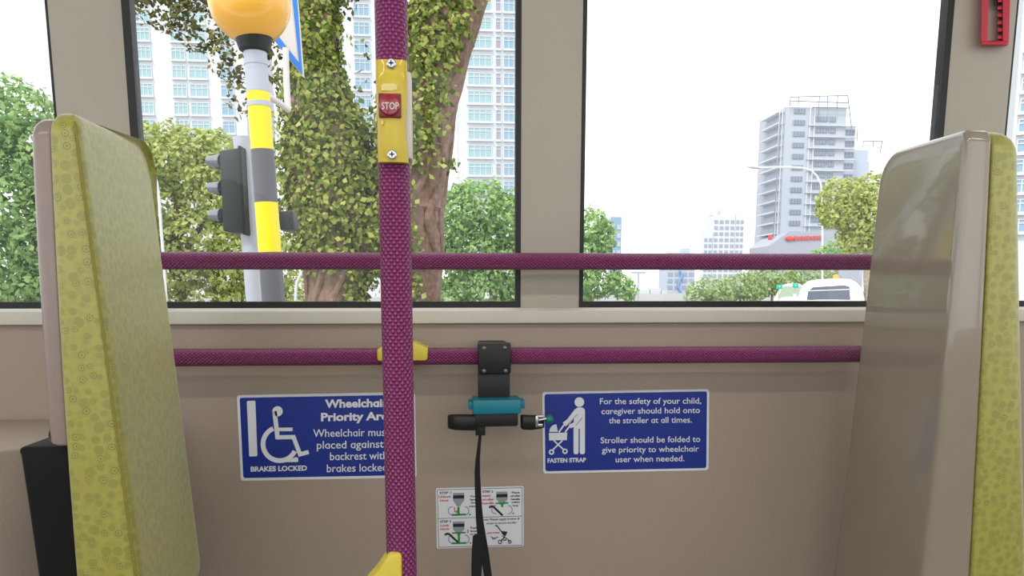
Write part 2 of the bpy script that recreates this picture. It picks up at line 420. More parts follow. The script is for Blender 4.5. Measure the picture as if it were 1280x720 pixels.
# piping follows the front rim of the cushion
cen = sum((p for p in out), Vector((0, 0))) / len(out)
pp = [p for p in out if not (p.x > Yf - .05)]
pp = sorted([p for p in pp if p.x < Yn + .02 and p.y < zt_n - .012], key=lambda p: p.y)
m = MB(); m.tube([(Xfront(Yn, p.y) - .0045, Yn + .003, p.y) for p in pp], .0015, 8); m.build('piping', M['piping'], cu)
shb = poly_at([(33, 165), (36, 250), (43, 360), (50, 460), (57, 556)], Yn + .01)
zsh = at(70, 559, Yn + .01).z
out2 = rounded([(Yn + .012, zsh), (Yn + .012, at(45, 142, Yn).z), (Yf - .01, zt_f - .01), (Yf - .01, zsh)], [.006, .03, .06, .006])
m = MB(); slab(m, out2, lambda y, z: back(z) - .001, lambda y, z: shb(z), .004, .016, False); m.build('shell', M['mauve'], seatL, label='mauve plastic shell', ang=60)
bl = poly_at([(22, 559), (33, 630), (46, 720)], Yn + .03)
out3 = rounded([(Yn + .03, .004), (Yn + .03, zsh - .003), (Yf - .02, zsh - .003), (Yf - .02, .004)], [.004] * 4, 3)
m = MB(); slab(m, out3, lambda y, z: back(max(z, .45)) + .01, lambda y, z: bl(max(z, .40)), .004, .008, False); m.build('pedestal', M['pedestal'], seatL, label='black pedestal under the shell', ang=60)

# right seat back: glossy plastic shell faces the bay, cushion faces away
Yn2, Yf2 = 1.16, 1.43
shf = poly_at([(1209, 168), (1204, 230), (1195, 330), (1182, 462), (1167, 600), (1153, 720)], Yn2)
shfar = poly_at([(1100, 200), (1090, 290), (1072, 450), (1056, 590), (1040, 720)], Yf2)
shs = poly_at([(1240, 170), (1235, 300), (1226, 462), (1219, 600), (1213, 710)], Yn2)
seatR = thing('seat_back', 'tall seat back with glossy beige plastic shell facing the bay at the right', 'seat', (shs(.8), 1.3, 0))
zt2n, zt2f = at(1225, 160, Yn2).z, at(1110, 193, Yf2).z
out4 = rounded([(Yn2, .30), (Yn2, zt2n), (Yf2, zt2f), (Yf2, .30)], [.03, .022, .06, .03])
m = MB(); slab(m, out4, bil(shf, Yn2, shfar, Yf2), lambda y, z: shs(z), .011, .004, False); m.build('shell', M['shell'], seatR, label='glossy beige plastic shell', ang=60)
cr = poly_at([(1279, 170), (1284, 330), (1283, 500), (1290, 720)], Yn2)
out5 = rounded([(Yn2 - .004, .34), (Yn2 - .004, zt2n + .001), (Yf2, zt2f - .01), (Yf2, .34)], [.03, .04, .06, .03])
m = MB(); slab(m, out5, lambda y, z: shs(z) + .001, lambda y, z: cr(z), .006, .03); m.build('cushion', M['fabric'], seatR, label='yellow-green patterned cushion', ang=60)
m = MB(); m.box(shs(.4) - .05, shs(.4) + .05, 1.22, 1.40, .004, .315, bev=.006); m.build('pedestal', M['black'], seatR)

# ------------------------------------------------------------------ rails and pole
def rail(name, label, pl, pr, Y, r, x0, x1):
    a, c = at(*pl, Y), at(*pr, Y); s = (c.z - a.z) / (c.x - a.x)
    P = lambda x: Vector((x, Y, a.z + (x - a.x) * s))
    n = 40; o = thing(name, label, 'rail', P((x0 + x1) / 2))
    m = MB(); m.tube([P(x0 + (x1 - x0) * i / n) for i in range(n + 1)], r, 36, uv=True); m.build('bar', M['grip'], o)
    for x in (x0 + .03, x1 - .03):        # wall sockets behind the seat backs
        q = P(x); m = MB(); m.tube([q, (q.x, WALLY + (.0 if q.z < ztop - .03 else .03), q.z)], .013, 14); m.build('wall_bracket', M['yellow'], o)
    return o, P
upper, PU = rail('handrail', 'purple textured handrail running across the windows', (205, 326), (1083, 327.5), 1.53, .0172, -.66, .93)
lower, PL_ = rail('handrail', 'purple textured handrail on the beige wall below the windows', (223, 447), (1068, 442.5), 1.485, .0172, -.66, .93)
# yellow clamp on the lower rail behind the pole
m = MB(); g = lambda x, y: at(x, y, 1.463)
m.prism([g(471, 436.5), g(479, 434.5), g(500, 428.5), g(516, 428.5), g(522, 430), g(529, 434), g(535, 435.5), g(534.5, 449.5), g(531, 451), g(474, 451.5), g(471.5, 450)], (0, .075, 0), bev=.003)
m.build('rail_clamp', M['yellow'], lower, label='yellow rail clamp')

YP = .85; pb = at(495.5, 360, YP)
pole = thing('grab_pole', 'upright purple textured grab pole in the foreground', 'pole', (pb.x, YP, 0))
m = MB(); n = 60; m.tube([(pb.x, YP, 2.3 * i / n) for i in range(n + 1)], .0176, 40, uv=True); m.build('pole_tube', M['grip'], pole)
# yellow clamp at the bottom of the frame
m = MB(); g = lambda x, y: at(x, y, YP - .022)
m.prism([g(487, 692), g(502, 692), g(503, 800), g(430, 800), g(440, 760), g(455, 735), g(469, 719), g(478, 705)], (0, .044, 0), bev=.004)
m.build('pole_clamp', M['yellow'], pole, label='yellow clamp')
m = MB(); zz = g(490, 692).z
m.lathe([(.0176, 0), (.030, 0), (.030, .012), (.0176, .016)], (pb.x, YP, 0.002), 28); m.build('floor_flange', M['yellow'], pole)

# ------------------------------------------------------------------ stop button box on the pole
sb = thing('stop_button_box', 'yellow stop button box screwed onto the purple pole', 'button', (at(490, 138, YP).x, YP - .02, at(490, 202, YP).z))
YF = YP - .030
top_, bot_ = at(490, 73, YF).z, at(490, 202, YF).z
xl, xr = at(470, 138, YF).x, at(509, 138, YF).x; H = top_ - bot_
def boxprof(inset, y0, depth, nseg=16, waist=.0022):
    vs = []; fs = []
    for i in range(nseg + 1):
        u = i / nseg; z = bot_ + H * u; w = waist * math.exp(-((u - .36) / .2) ** 2)
        yy = y0 + .006 * math.exp(-(u / .12) ** 2) * .6 + .004 * math.exp(-((1 - u) / .12) ** 2)
        a, c = xl + inset + w * .4, xr - inset - w
        vs += [(a, YP + depth, z), (a, yy + .004, z), (a + .003, yy, z), ((a + c) / 2, yy - .0015, z), (c - .003, yy, z), (c, yy + .004, z), (c, YP + depth, z)]
    for i in range(nseg):
        for k in range(7):
            k2 = (k + 1) % 7; fs.append((i * 7 + k, i * 7 + k2, (i + 1) * 7 + k2, (i + 1) * 7 + k))
    fs += [tuple(range(7))[::-1], tuple(range(nseg * 7, nseg * 7 + 7))]
    return vs, fs
m = MB(); m.add(*boxprof(0, YF, -.014)); m.build('front_cover', M['stopyellow'], sb, ang=50)
m = MB(); v = [ (xl + .001, YP - .0135), (xl + .001, YP + .012), (xl + .008, YP + .024), (xr - .006, YP + .024), (xr + .0035, YP + .012), (xr + .0035, YP - .0135)]
m.prism([(x, y, bot_ + .006) for x, y in v], (0, 0, H - .014), bev=.002); m.build('back_cover', M['pale'], sb, label='pale grey back cover')
for i, py in enumerate((79, 193)):
    c = at(489 + i, py, YF - .001)
    m = MB(); m.lathe([(.0048, .004), (.0050, -.0003), (.0040, -.0012)], c, 20, axis='Y')
    for dx, dz in ((.0026, .0006), (.0006, .0026)): m.box(c.x - dx, c.x + dx, c.y - .0019, c.y - .001, c.z - dz, c.z + dz, 1)
    m.build('screw', [M['steel'], M['ink']], sb, label='steel cross-head screw')
p0, p1 = at(473, 117, YF), at(502, 148, YF)
m = MB(); m.box(p0.x, p1.x, YF - .0035, YF + .004, p1.z, p0.z, bev=.0012); bz = m.build('bezel', M['darkred'], sb, label='dark red square bezel')
cx, cz = (p0.x + p1.x) / 2, (p0.z + p1.z) / 2
m = MB(); m.lathe([(.0112, 0), (.0112, -.0035), (.0100, -.0048), (.004, -.0058), (.0005, -.006)], (cx, YF - .003, cz), 32, axis='Y'); bt = m.build('button', M['button'], bz, label='round red push button')

# text as mesh, laid on a plane through a function of pixel position
def glyphs(s, bold=0.0, spacing=1.0):
    cu = bpy.data.curves.new('lettering', 'FONT'); cu.body = s; cu.offset = bold; cu.space_character = spacing; cu.resolution_u = 3; cu.fill_mode = 'FRONT'
    ob = bpy.data.objects.new('lettering', cu); COL.objects.link(ob); bpy.context.view_layer.update()
    me = bpy.data.meshes.new_from_object(ob.evaluated_get(bpy.context.evaluated_depsgraph_get()))
    vs = [v.co.copy() for v in me.vertices]; fs = [tuple(p.vertices) for p in me.polygons]
    bpy.data.objects.remove(ob); bpy.data.curves.remove(cu); bpy.data.meshes.remove(me)
    return vs, fs
XH = [max(v.y for v in glyphs('x')[0])]
CAPH = [max(v.y for v in glyphs('H')[0])]
def one_storey(s, vs, bold):
    """single-storey letters as on the sign: bowl and stem of a d cut at the x height, for every a of the line"""
    w = max(v.x for v in glyphs('d', bold)[0]) - min(v.x for v in glyphs('d', bold)[0]); out = [v.copy() for v in vs]
    for i in ONE:
        r = max(v.x for v in glyphs(s[:i + 1], bold)[0])
        for v in out:
            if r - w - .012 <= v.x <= r + .012: v.y = min(v.y, XH[0] + bold)
    return out
ONE = []
def text(mb, s, x0, x1, y0, y1, cap, place, mi=0, bold=0.0, single=False):
    """fit a line between x0 and x1 with its baseline from y0 to y1 and the cap height given"""
    if single: ONE[:] = [i for i, ch in enumerate(s) if ch == 'a']; s = s.replace('a', 'd')
    vs, fs = glyphs(s, bold); a, c = min(v.x for v in vs), max(v.x for v in vs)
    if single: vs = one_storey(s, vs, bold)
    out = []
    for v in vs:
        u = (v.x - a) / (c - a); out.append(place(x0 + u * (x1 - x0), y0 + (y1 - y0) * u - v.y / CAPH[0] * cap))
    mb.add(out, fs, mi)
m = MB(); text(m, 'STOP', 477, 498.5, 136.5, 136.5, 8.5, lambda x, y: at(x, y, YF - .0093), 0, .008); m.build('lettering', M['pale'], bz, smooth=False, label='white STOP lettering', fixn=False)
m = MB(); pt = lambda x, y: at(x, y, YF - .0019)
m.prism([pt(476, 107), pt(479, 104.5), pt(492, 104), pt(496.5, 107), pt(496, 112), pt(490, 113.5), pt(477, 113)], (0, .0008, 0)); ws_m = mat('worn_sticker', (222, 205, 130), .5); m.build('worn_sticker', ws_m, sb, smooth=False); m = MB()
m.prism([pt(476.5, 150.5), pt(479.3, 150.5), pt(479.3, 155.5), pt(476.5, 155.5)], (0, .0008, 0))
m.build('worn_mark', ws_m, sb, smooth=False)
# ------------------------------------------------------------------ signs on the wall panel
def wallpt(k):
    Y = WALLY - k; return lambda x, y: at(x, y, Y)
def flat(mb, pts, lift, mi=0, th=.0004):
    """a thin plate on the wall: pixel outline at lift above the wall"""
    P = wallpt(lift); mb.prism([P(x, y) for x, y in pts], (0, th, 0), mi)
def rrect(c, r, n=5):
    """rounded quadrilateral through four corners"""
    o = []; c = [Vector(p) for p in c]
    for i in range(4):
        p = c[i]; a = (c[i - 1] - p).normalized(); d = (c[(i + 1) % 4] - p).normalized()
        for k in range(n + 1):
            t = k / n; o.append(tuple(p + a * r * (1 - t) ** 2 + d * r * t ** 2))
    return o
def inset(c, d):
    c = [Vector(p) for p in c]; o = []
    for i in range(4):
        a = (c[i - 1] - c[i]).normalized(); e = (c[(i + 1) % 4] - c[i]).normalized(); o.append(c[i] + (a + e) * d)
    return o
def stroke(mb, pts, w, lift, mi=0):
    """a line of even width through pixel points"""
    pts = [Vector(p) for p in pts]; L, Rr = [], []
    for i, p in enumerate(pts):
        t0 = (p - pts[i - 1]).normalized() if i else None; t1 = (pts[i + 1] - p).normalized() if i < len(pts) - 1 else None
        t = (t0 + t1).normalized() if t0 and t1 else (t0 or t1); nn = Vector((-t.y, t.x)); k = w / 2
        if t0 and t1: k /= max(.5, nn.dot(Vector((-t0.y, t0.x))))
        L.append(p + nn * k); Rr.append(p - nn * k)
    P = wallpt(lift); n = len(pts)
    top = [P(*q) for q in L] + [P(*q) for q in Rr]; bot = [v + Vector((0, .0003, 0)) for v in top]
    fs = []
    for i in range(n - 1):
        fs += [(i, i + 1, n + i + 1, n + i), (2 * n + i, 3 * n + i, 3 * n + i + 1, 2 * n + i + 1), (i, 2 * n + i, 2 * n + i + 1, i + 1), (n + i, n + i + 1, 3 * n + i + 1, 3 * n + i)]
    fs += [(0, n, 3 * n, 2 * n), (n - 1, 3 * n - 1, 4 * n - 1, 2 * n - 1)]
    mb.add(top + bot, fs, mi)
def disc(mb, c, r, lift, mi=0, n=24, ry=None):
    flat(mb, [(c[0] + r * math.cos(2 * math.pi * k / n), c[1] + (ry or r) * math.sin(2 * math.pi * k / n)) for k in range(n)], lift, mi)
def ringm(mb, c, r, w, lift, a0=0, a1=360, mi=0, n=32, ry=1.0):
    stroke(mb, [(c[0] + r * math.cos(R(a0 + (a1 - a0) * k / n)), c[1] + r * ry * math.sin(R(a0 + (a1 - a0) * k / n))) for k in range(n + 1)], w, lift, mi)

# --- wheelchair sign
S = 4.8; g1 = lambda x, y: (280 + x / S, 470 + y / S)
s1 = [(296, 494), (518.6, 490), (520.8, 597), (301, 601)]
ctr = at(408, 546, WALLY)
sg = thing('wall_sign', 'blue wheelchair priority area sign half hidden by the purple pole', 'sign', (ctr.x, WALLY, at(408, 601, WALLY).z))
m = MB(); flat(m, rrect(s1, 4), .0016, 0, .0016); m.build('sign_board', M['white'], sg, smooth=False, label='white edged board')
m = MB(); flat(m, rrect(inset(s1, 3.3), 3.2), .0020); m.build('blue_field', M['blue'], sg, smooth=False, label='blue field')
m = MB(); lf = .0024
flat(m, [g1(*p) for p in ((141, 150), (184, 148), (188, 152), (200, 475), (196, 481), (156, 483), (151, 478), (137, 155))], lf)
disc(m, g1(321, 212), 31 / S, lf)
stroke(m, [g1(303, 212), g1(322, 378)], 27 / S, lf)
stroke(m, [g1(312, 321), g1(411, 320)], 21 / S, lf + .0001)
stroke(m, [g1(316, 368), g1(417, 366), g1(456, 470), g1(508, 456)], 25 / S, lf + .0002)
ringm(m, g1(334, 408), 100 / S, 28 / S, lf, -113, -300 - 35, 0, 40)
flat(m, [g1(*p) for p in ((362, 517), (432, 486), (445, 492), (445, 516))], lf + .0003)
m.build('wheelchair_pictogram', M['white'], sg, smooth=False, label='white wheelchair user symbol')
m = MB(); P = wallpt(lf)
def line(mb, g, s, x0, x1, b0, b1, cap, bold, sc, mi=0, single=True):
    a, c = g(x0, b0), g(x1, b1); text(mb, s, a[0], c[0], a[1], c[1], cap / sc, P, mi, bold, single)
line(m, g1, 'Wheelchair', 606, 984, 190, 183, 46, .035, S)
line(m, g1, 'Priority Area', 582, 1024, 270, 261, 46, .035, S)
line(m, g1, 'Wheelchair must be', 535, 1070, 366, 357, 45, .006, S)
line(m, g1, 'placed against the', 557, 1066, 437, 427, 45, .006, S)
line(m, g1, 'backrest with', 636, 980, 505, 498, 45, .006, S)
line(m, g1, 'brakes locked.', 617, 994, 577, 569, 45, .006, S)
line(m, g1, 'BRAKES LOCKED', 160, 498, 573, 566, 28, .035, S, single=False)
m.build('lettering', M['white'], sg, smooth=False, label='white lettering', fixn=False)

# --- stroller sign
S2 = 5.142; g2 = lambda x, y: (660 + x / S2, 470 + y / S2)
s2 = [(677.8, 490), (886.6, 486.4), (885.7, 587.8), (679, 592)]
ctr = at(782, 540, WALLY)
sg = thing('wall_sign', 'blue stroller safety sign right of the black restraint bracket', 'sign', (ctr.x, WALLY, at(782, 592, WALLY).z))
m = MB(); flat(m, rrect(s2, 4), .0016, 0, .0016); m.build('sign_board', M['white'], sg, smooth=False, label='white edged board')
m = MB(); flat(m, rrect(inset(s2, 2.8), 3.2), .0020); m.build('blue_field', M['blue'], sg, smooth=False, label='blue field')
m = MB()
disc(m, g2(330, 168), 31 / S2, lf)
flat(m, [g2(*p) for p in ((303, 215), (318, 203), (345, 202), (360, 208), (366, 222), (366, 340), (294, 340), (294, 235))], lf)
for x0, x1 in ((293, 325), (333, 366)):
    flat(m, [g2(*p) for p in ((x0, 335), (x1, 335), (x1, 490), (x1 - 6, 502), (x0 + 6, 503), (x0, 492))], lf + .0001)
stroke(m, [g2(314, 222), g2(262, 290), g2(232, 312)], 30 / S2, lf + .0002)
stroke(m, [g2(338, 262), g2(300, 310), g2(268, 325)], 26 / S2, lf + .0003)
stroke(m, [g2(198, 362), g2(238, 305)], 10 / S2, lf); stroke(m, [g2(238, 362), g2(276, 312)], 10 / S2, lf)
flat(m, [g2(*p) for p in ((134, 366), (252, 364), (250, 412), (136, 414))], lf)
flat(m, [g2(*p) for p in ((137, 360), (140, 340), (152, 322), (170, 312), (183, 312), (192, 358))], lf)
stroke(m, [g2(165, 414), g2(228, 472)], 9 / S2, lf); stroke(m, [g2(222, 414), g2(160, 474)], 9 / S2, lf + .0001)
ringm(m, g2(151, 489), 13 / S2, 9 / S2, lf + .0001, 0, 360, 0, 20); ringm(m, g2(238, 484), 13 / S2, 9 / S2, lf + .0001, 0, 360, 0, 20)
m.build('stroller_pictogram', M['white'], sg, smooth=False, label='white symbol of a person pushing a stroller')
m = MB()
stroke(m, [g2(318, 245), g2(258, 308)], 2.6 / S2, lf + .0009); stroke(m, [g2(350, 268), g2(308, 318)], 2.6 / S2, lf + .0009)
stroke(m, [g2(329.5, 345), g2(329.5, 500)], 3 / S2, lf + .0009)
m.build('pictogram_gap', M['blue'], sg, smooth=False)
m = MB()
for s, x0, x1, b0, b1 in (('For the safety of your child,', 462, 1113, 181, 177), ('caregiver should hold onto', 472, 1105, 245, 237), ('the stroller at all times.', 520, 1053, 304, 299),
                          ('Stroller should be folded to', 467, 1107, 432, 423), ('give priority to wheelchair', 475, 1098, 493, 485), ('user when needed.', 563, 1005, 554, 547)):
    line(m, g2, s, x0, x1, b0, b1, 37, .006, S2)
line(m, g2, 'FASTEN STRAP', 125, 373, 557, 552, 26, .035, S2, single=False)
m.build('lettering', M['white'], sg, smooth=False, label='white lettering', fixn=False)

# --- small instruction sticker
S3 = 6.544; g3 = lambda x, y: (540 + x / S3, 590 + y / S3)
s3 = [(544.8, 610.5), (654.5, 607.6), (654.8, 682.5), (546, 685.8)]
ctr = at(600, 647, WALLY)
sg = thing('instruction_sticker', 'small white three-step hook instruction sticker under the bracket behind the strap', 'sign', (ctr.x, WALLY, at(600, 686, WALLY).z))
m = MB(); flat(m, rrect(s3, 2.2), .0010, 0, .0010); m.build('sticker_sheet', M['white'], sg, smooth=False)
m = MB(); fr = [g3(43, 147), g3(737, 128), g3(738, 598), g3(55, 616)]
l3 = .0014
for i in range(4): stroke(m, [fr[i], fr[(i + 1) % 4]], .55, l3)
stroke(m, [g3(48, 382), g3(737, 360)], .5, l3 + .0002)
P = wallpt(l3)
def t3(s, x0, x1, y0, y1, cap, mi=0, bold=.03): line(m, g3, s, x0, x1, y0, y1, cap, bold, S3, mi, False)
t3('STEP 1', 62, 155, 180, 177, 17); t3('STEP 2', 412, 500, 171, 168, 17); t3('STEP 3', 66, 156, 415, 412, 17)
t3('Push', 316, 372, 206, 205, 15); t3('lever', 312, 372, 234, 233, 15); t3('down', 318, 372, 258, 257, 15); t3('unlock', 302, 376, 288, 287, 15)
t3('Place', 652, 716, 176, 174, 15); t3('stroller', 642, 724, 203, 201, 15); t3('handle', 645, 720, 230, 228, 15); t3('within', 648, 718, 255, 253, 15); t3('loop', 660, 706, 281, 280, 15)
t3('Push', 314, 372, 464, 463, 15); t3('lever', 314, 370, 490, 489, 15); t3('to lock', 314, 390, 516, 514, 15)
t3('Note: Please apply brakes &', 400, 718, 399, 388, 16, 0, .02); t3('straps to secure stroller', 444, 694, 428, 420, 16, 0, .02)
# black stroller handles and the small stroller drawing
stroke(m, [g3(104, 516), g3(122, 505), g3(140, 508), g3(212, 574)], 16 / S3, l3 + .0008)
stroke(m, [g3(468, 292), g3(484, 280), g3(502, 284), g3(578, 356)], 16 / S3, l3 + .0008)
stroke(m, [g3(516, 440), g3(530, 438), g3(592, 520)], 9 / S3, l3); flat(m, [g3(*p) for p in ((560, 482), (616, 488), (600, 515), (576, 512))], l3 + .0002)
stroke(m, [g3(612, 492), g3(588, 540), g3(562, 566)], 9 / S3, l3 + .0004); stroke(m, [g3(572, 522), g3(622, 552), g3(634, 570)], 7 / S3, l3 + .0006)
ringm(m, g3(556, 572), 14 / S3, 7 / S3, l3 + .0008, 0, 360, 0, 18); ringm(m, g3(636, 572), 12 / S3, 6 / S3, l3 + .0008, 0, 360, 0, 18); stroke(m, [g3(584, 558), g3(610, 556)], 9 / S3, l3 + .0009)
m.build('black_print', M['ink'], sg, smooth=False, fixn=False)
m = MB()
t3('Unlock', 54, 158, 212, 209, 17); t3('Hook', 66, 138, 243, 240, 17); t3('Insert', 412, 480, 203, 200, 17); t3('stroller', 412, 508, 234, 231, 17); t3('handle', 412, 506, 265, 261, 17)
t3('Lock', 68, 142, 446, 443, 17); t3('Hook', 68, 144, 476, 472, 17); t3('apply brakes', 448, 552, 505, 501, 14)
stroke(m, [g3(183, 288), g3(186, 324), g3(202, 330), g3(204, 312)], 7 / S3, l3); stroke(m, [g3(294, 470), g3(294, 500)], 8 / S3, l3)
m.build('red_print', M['redink'], sg, smooth=False, fixn=False)
m = MB()
for cx_, cy_, w_ in ((217, 172, 92), (572, 162, 92), (218, 406, 94)):
    flat(m, [g3(cx_ - w_ / 2, cy_), g3(cx_ + w_ / 2, cy_ - 2), g3(cx_ + w_ / 2, cy_ + 62), g3(cx_ + w_ * .3, cy_ + 84), g3(cx_ + 14, cy_ + 108), g3(cx_ - 14, cy_ + 108), g3(cx_ - w_ * .3, cy_ + 84), g3(cx_ - w_ / 2, cy_ + 62)], l3)
for cx_, cy_ in ((217, 318), (572, 308), (220, 550)):
    for sg_, a0, a1 in ((-1, 90, 270), (1, -90, 90)): ringm(m, g3(cx_ + sg_ * 50, cy_), 34 / S3, 8 / S3, l3 - .0001, a0, a1, 0, 14)
m.build('grey_print', M['greyink'], sg, smooth=False)
m = MB()
for cx_, cy_, w_ in ((217, 192, 92), (572, 182, 92), (218, 424, 94)):
    flat(m, [g3(cx_ - w_ / 2, cy_), g3(cx_ + w_ / 2, cy_ - 2), g3(cx_ + w_ / 2, cy_ + 24), g3(cx_ - w_ / 2, cy_ + 26)], l3 + .0005)
m.build('dark_band_print', M['ink'], sg, smooth=False)
m = MB()
stroke(m, [g3(217, 284), g3(217, 345)], 18 / S3, l3 + .0003); stroke(m, [g3(160, 352), g3(276, 347)], 15 / S3, l3 + .0004)
stroke(m, [g3(574, 254), g3(574, 288)], 16 / S3, l3 + .0003); stroke(m, [g3(520, 257), g3(624, 253)], 12 / S3, l3 + .0004)
stroke(m, [g3(220, 500), g3(220, 575)], 18 / S3, l3 + .0003); stroke(m, [g3(164, 500), g3(276, 496)], 11 / S3, l3 + .0004); stroke(m, [g3(160, 584), g3(278, 580)], 15 / S3, l3 + .0005)
for x, y in ((310, 348), (665, 338), (314, 580)): disc(m, g3(x, y), 7 / S3, l3 + .0004, 0, 12)
m.build('green_print', M['greenink'], sg, smooth=False)
m = MB(); stroke(m, [g3(482, 528), g3(508, 548), g3(540, 530)], 8 / S3, l3); stroke(m, [g3(490, 548), g3(512, 538)], 7 / S3, l3 + .0002); m.build('blue_print', M['blueink'], sg, smooth=False)

# ------------------------------------------------------------------ stroller restraint bracket on the lower rail
YB1 = 1.452
def pbox(mb, x0, y0, x1, y1, Yf_, Yb_, bev=.002, mi=0):
    a, c = at(x0, y0, Yf_), at(x1, y1, Yf_); mb.box(a.x, c.x, Yf_, Yb_, c.z, a.z, mi, bev)
c = at(618, 517, YB1)
rb = thing('stroller_restraint', 'black stroller restraint bracket with teal latch clamped to the lower handrail', 'bracket', (c.x, YB1, c.z))
m = MB(); pbox(m, 597.3, 428.5, 638.8, 467.5, YB1, YB1 + .014, .004); pbox(m, 600, 430, 636, 462, YB1 + .013, WALLY, .003)
tp = m.build('clamp_plate', M['black'], rb)
for x, y in ((605, 435.5), (631, 435), (605, 464), (632, 464)):
    m = MB(); q = at(x, y, YB1); m.lathe([(.0042, .002), (.0042, -.001), (.0030, -.0018)], q, 16, axis='Y'); m.build('screw', M['darksteel'], tp, label='dark steel screw')
m = MB(); pbox(m, 597.5, 466, 637.5, 505, YB1 + .010, YB1 + .022, .002); m.build('drop_plate', M['black'], rb)
YT = 1.425
m = MB(); pbox(m, 591, 500.5, 651.5, 517.5, YT, YB1 + .04, .003); pbox(m, 585.5, 502.5, 594, 512, YT + .012, YB1 + .03, .002); pbox(m, 648, 501, 656.5, 511, YT + .012, YB1 + .03, .002)
m.build('latch', M['teal'], rb, label='teal latch')
m = MB(); pbox(m, 592, 516, 647.5, 533, YT + .006, YB1 + .05, .003); m.build('lower_housing', M['black'], rb)
def loop(pts, name, lab=None):
    mm = MB(); sec = []
    P3 = [at(x, (y0 + y1) / 2, Y) for x, y0, y1, Y in pts]; n = len(pts)
    for (x, y0, y1, Y), p in zip(pts, P3):
        hz = (at(x, y0, Y).z - at(x, y1, Y).z) / 2
        sec.append([(p.x, Y - .008, p.z + hz * .8), (p.x, Y - .005, p.z + hz), (p.x, Y + .008, p.z + hz), (p.x, Y + .008, p.z - hz), (p.x, Y - .005, p.z - hz), (p.x, Y - .008, p.z - hz * .8)])
    k = 6; vs = [v for s_ in sec for v in s_]
    fs = [(i * k + j, i * k + (j + 1) % k, (i + 1) * k + (j + 1) % k, (i + 1) * k + j) for i in range(n - 1) for j in range(k)] + [tuple(range(k))[::-1], tuple(range((n - 1) * k, n * k))]
    mm.add(vs, fs); return mm.build(name, M['black'], rb, label=lab, ang=50)
loop([(594, 519, 537.5, YT + .012), (580, 518.5, 537.5, YT + .004), (568, 518.5, 537, YT + .006), (561.5, 519, 535.5, YT + .016), (559.5, 520, 534, YT + .03), (562, 520, 534, YT + .06)], 'hook_arm')
ra_ = loop([(651, 520, 535, YT + .014), (653, 519, 536.5, YT + .006), (664, 519.5, 537, YT + .002), (675, 519.5, 535.5, YT + .006), (680, 520, 534, YT + .016), (679, 520, 533, YT + .05)], 'hook_arm')
m = MB(); Ys = YT - .006
pbox(m, 669.5, 520, 673, 534, Ys, Ys + .006, .001); pbox(m, 671, 519.5, 680, 522.5, Ys, Ys + .006, .001); pbox(m, 671, 530, 678.5, 533.8, Ys, Ys + .006, .001)
q0, q1 = at(673, 525, Ys), at(684, 523, Ys + .01); m.tube([q0, q1], .0028, 10)
m.build('clasp', M['steel'], ra_, label='steel clasp')
m = MB(); q = at(686.5, 524, YT + .006); m.ball(q, (.0092, .0095, .0088), 0, 20, 12); q2 = at(681, 524, YT + .006); m.tube([q2, q], [.005, .007], 12); m.build('release_knob', M['green'], ra_, label='green release knob')
m = MB(); pbox(m, 594.5, 532, 607, 544.5, YT + .02, YT + .034, .002); pbox(m, 598, 529, 604, 534, YT + .022, YT + .032, .001); m.build('strap_buckle', M['black'], rb)

def ribbon(mb, pts, th=.0022):
    vs = []; n = len(pts)
    for x, y, w, Y in pts:
        a, c = at(x - w / 2, y, Y), at(x + w / 2, y, Y); vs += [a, c, c + Vector((0, th, 0)), a + Vector((0, th, 0))]
    fs = [(i * 4 + j, i * 4 + (j + 1) % 4, i * 4 + 4 + (j + 1) % 4, i * 4 + 4 + j) for i in range(n - 1) for j in range(4)] + [(3, 2, 1, 0), tuple(range(n * 4 - 4, n * 4))]
    mb.add(vs, fs)
st = thing('strap', 'black webbing strap hanging from the restraint bracket in front of the sticker', 'strap', (at(600, 600, 1.45).x, 1.45, at(600, 600, 1.45).z))
m = MB(); ribbon(m, [(600.5, 541, 3.5, 1.452), (599, 556, 4.2, 1.454), (597.2, 574, 5.5, 1.457), (596.6, 592, 7, 1.459), (597.4, 612, 7.8, 1.461), (598.3, 632, 8.2, 1.462), (599.5, 650, 9.2, 1.462), (602, 670, 11, 1.461), (606, 694, 11, 1.460), (610, 720, 10, 1.459), (613, 760, 10, 1.459), (612, 800, 10, 1.459)])
m.build('webbing', M['webbing'], st)
m = MB(); ribbon(m, [(598, 668.5, 8, 1.457), (598, 671, 14, 1.456), (597, 690, 14.5, 1.456), (596, 705, 13.5, 1.456), (595.5, 720, 12.5, 1.456), (595, 760, 12, 1.456), (595, 800, 12, 1.456)], .004); m.build('webbing_tail', M['webbing'], st)

# ------------------------------------------------------------------ red hammer holder on the right pillar
hp = lambda x, y, d=0.0: onwin(x, y, -d)
c = hp(1245, 58)
hh = thing('emergency_hammer_holder', 'red plastic emergency hammer holder at the top of the right pillar', 'hammer holder', c)
def hbox(mb, q, d0, d1, bev=.003):
    bm = bmesh.new(); lo = [bm.verts.new(hp(x, y, d0)) for x, y in q]; hi = [bm.verts.new(hp(x, y, d1)) for x, y in q]; n = len(q)
    bm.faces.new(lo[::-1]); bm.faces.new(hi)
    for i in range(n): bm.faces.new((lo[i], lo[(i + 1) % n], hi[(i + 1) % n], hi[i]))
    bmesh.ops.recalc_face_normals(bm, faces=bm.faces[:])
    if bev: bmesh.ops.bevel(bm, geom=bm.edges[:], offset=bev, segments=3, profile=.5, affect='EDGES')
    mb.frombm(bm)
m = MB()
hbox(m, [(1228, -70), (1236.5, -70), (1235, 53), (1226, 53)], 0, .028)
hbox(m, [(1226, 51), (1261, 51), (1260, 57), (1226, 57)], 0, .028)
hbox(m, [(1253, -70), (1265, -70), (1261.5, 56), (1253, 56)], 0, .022)
